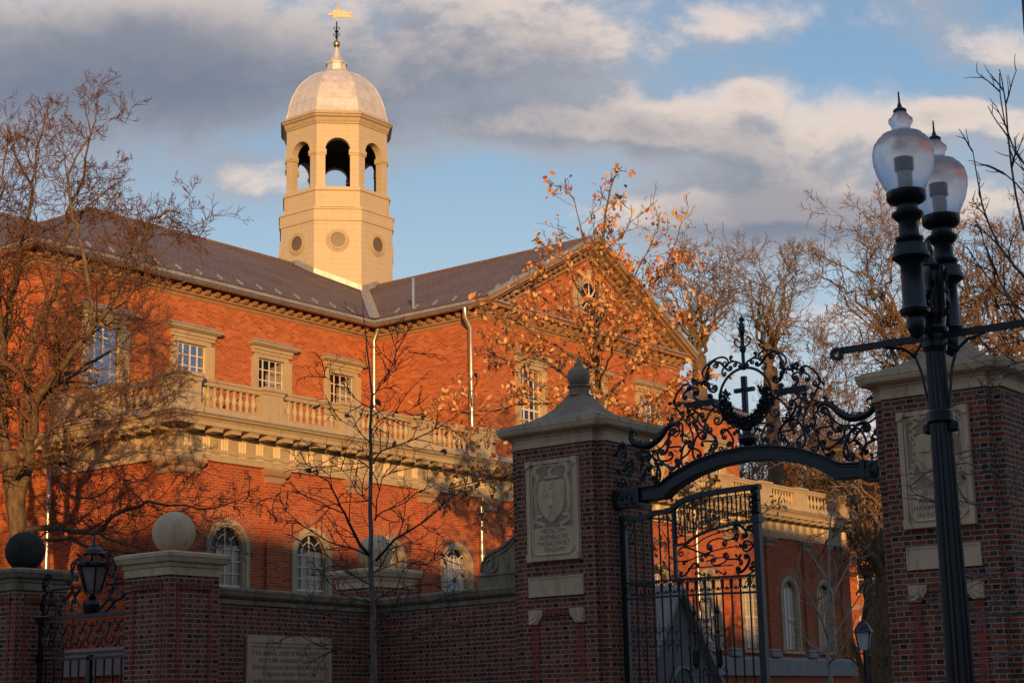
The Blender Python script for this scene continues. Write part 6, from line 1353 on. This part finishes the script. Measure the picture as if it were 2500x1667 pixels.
T = Tree('forked_tree', 'thick forked trunk standing beside the right gate pier beyond the gate', 'tree', 51, M['bark'], M['twig_gold']); cfg_min[0] = .009; D = 46
b = at(2172, 1667, D); C_, R_ = T.limb([Vector((b.x, b.y, 0)), b, at(2168, 1520, D), at(2165, 1400, D)], .5, .36, .02, 12)
for P, r0 in (([(2165, 1410), (2120, 1350, -.5), (2095, 1310, -1), (2090, 1290, -1)], .22), ([(2165, 1400), (2130, 1330, 0), (2100, 1285, 0), (2070, 1275, 0), (2050, 1285, 0)], .2), ([(2168, 1400), (2150, 1300, .5), (2110, 1240, 1), (2060, 1190, 1.4), (1990, 1160, 2)], .2),
              ([(2168, 1390), (2175, 1300, -.5), (2160, 1200, -1), (2120, 1130, -1.5), (2050, 1100, -2), (1980, 1110, -2.3)], .2), ([(2170, 1390), (2200, 1280, 0), (2230, 1180, 0)], .2), ([(2160, 1440), (2120, 1420, .4), (2090, 1450, .7)], .1), ([(2150, 1300, .5), (2080, 1290, 1), (2020, 1320, 1.3), (1990, 1380, 1.5)], .07), ([(2120, 1350, -.5), (2060, 1380, -1), (2020, 1440, -1.2)], .06)):
    C_, R_ = T.limb(px(P, D), r0, .02, .03, 8); T.dress(C_, R_, 2.2, 1.7, 2, (5, .2, .04, .75, .6, .75), None, .25, .8)
T.done()
T = Tree('leaning_tree', 'low stubby trunk lit gold under the post lantern', 'tree', 53, M['bark'], M['twig_gold']); cfg_min[0] = .009; D = 50
b = at(2110, 1667, D)
for P, r0 in (([(2112, 1690), (2105, 1640), (2090, 1590), (2080, 1560)], .22), ([(2140, 1690), (2150, 1600), (2180, 1540), (2200, 1500)], .16)):
    q = px(P, D); q[0] = Vector((q[0].x, q[0].y, 0)); C_, R_ = T.limb(q, r0, .06, .03, 8); T.dress(C_, R_, 1.6, 1.5, 2, (5, .2, .04, .75, .6, .75), None, .6, .8)
T.done()
T = Tree('pale_sapling', 'thin pale-barked sapling in front of the last arched windows', 'sapling', 61, M['twig_pale'], M['twig_pale']); cfg_min[0] = .007; D = 41
b = at(2030, 1667, D); C_, R_ = T.limb([Vector((b.x, b.y, 0)), at(2028, 1667, D), at(2020, 1560, D), at(2024, 1400, D), at(2026, 1300, D), at(2040, 1180, D)], .10, .012, .01, 7)
for P in ([(2022, 1560), (1990, 1480, -.3), (1960, 1420, -.5), (1945, 1370, -.6)], [(2024, 1470), (2060, 1400, .3), (2085, 1350, .5)], [(2024, 1420), (1990, 1370, .3), (1965, 1330, .4)], [(2025, 1350), (2050, 1300, .2), (2065, 1260, .2)], [(2020, 1580), (2070, 1500, .2), (2110, 1430, .3)], [(2022, 1600), (1975, 1570, .2), (1950, 1530, .3)], [(2021, 1620), (2060, 1580, -.3), (2090, 1500, -.4)]):
    C_, R_ = T.limb(px(P, D), .035, .008, .01, 5); T.dress(C_, R_, 2.6, .9, 1, (4, .12, .08, .7, .6, .5), None, .1, .5)
T.done()
# -- foreground tree at the right edge: thin dark branches
T = Tree('edge_tree', 'thin dark twigs of a nearby tree entering at the right edge', 'tree', 71, M['bark_grey'], M['twig_dark'], None, M['leaf_dark']); cfg_min[0] = .0022; D = 13.0
b = at(2720, 1700, D); C_, R_ = T.limb([Vector((b.x, b.y, 0)), at(2700, 1500, D), at(2670, 1000, D), at(2600, 600, D), at(2540, 300, D), at(2500, 0, D)], .12, .02, .01, 9)
cf = (4, .13, .05, .7, .6, .6)
for P, r0 in (([(2620, 800), (2520, 700, -.2), (2440, 600, -.3), (2400, 500, -.3), (2375, 370, -.3)], .016), ([(2600, 700), (2500, 560, .2), (2470, 400, .3), (2455, 250, .3), (2440, 170, .3)], .014), ([(2560, 500), (2500, 400), (2450, 300, .1), (2440, 180, .1)], .010), ([(2640, 900), (2520, 780, .3), (2430, 700, .4), (2370, 620, .4)], .014), ([(2660, 1000), (2560, 850, -.3), (2480, 760, -.3), (2420, 640, -.3), (2395, 560, -.3)], .014), ([(2600, 640), (2520, 500, -.2), (2450, 420, -.2), (2390, 400, -.2)], .009)):
    C_, R_ = T.limb(px(P, D), r0, .004, .004, 5); T.dress(C_, R_, 4.5, .35, 1, cf, None, .15, .6)
T.done()
T = Tree('edge_shrub', 'pale thin branches with a few curled leaves crossing the right gate pier', 'shrub', 73, M['bark_grey'], M['bark_grey'], None, M['leaf_dark']); cfg_min[0] = .0022; D = 12.6
b = at(2620, 1700, D); C_, R_ = T.limb([Vector((b.x, b.y, 0)), at(2620, 1600, D), at(2600, 1200, D), at(2590, 900, D), at(2570, 820, D)], .05, .015, .01, 7)
for P, r0 in (([(2600, 1000), (2500, 960, .1), (2430, 980, .2), (2370, 960, .2), (2300, 985, .3)], .009), ([(2600, 1150), (2520, 1130, -.1), (2440, 1160, -.2), (2360, 1130, -.2), (2270, 1150, -.2), (2200, 1160, -.2)], .009), ([(2600, 1280), (2500, 1230, .1), (2420, 1250, .2), (2340, 1220, .2), (2260, 1240, .2)], .010), ([(2600, 1350), (2480, 1380, -.1), (2400, 1400, -.1), (2330, 1440, -.1), (2250, 1480, -.1)], .009),
              ([(2600, 1500), (2500, 1490, .1), (2420, 1500, .1), (2330, 1470, .1), (2280, 1500, .1)], .010), ([(2600, 1580), (2500, 1590, -.1), (2430, 1610, -.1), (2360, 1620, -.1)], .012), ([(2590, 920), (2500, 880, -.1), (2440, 900, -.2), (2360, 870, -.2)], .010), ([(2590, 880), (2500, 830, .1), (2420, 850, .1), (2350, 820, .1)], .008), ([(2600, 1080), (2500, 1050, 0), (2420, 1100, .1), (2360, 1090, .1)], .008), ([(2600, 1430), (2520, 1420, .1), (2440, 1450, .1), (2380, 1530, .1), (2320, 1560, .1)], .008)):
    C_, R_ = T.limb(px(P, D), r0, .003, .004, 5); T.dress(C_, R_, 6, .35, 1, cf, None, .1, .7)
T.leaves(.06, .07, 1, .02); T.done()
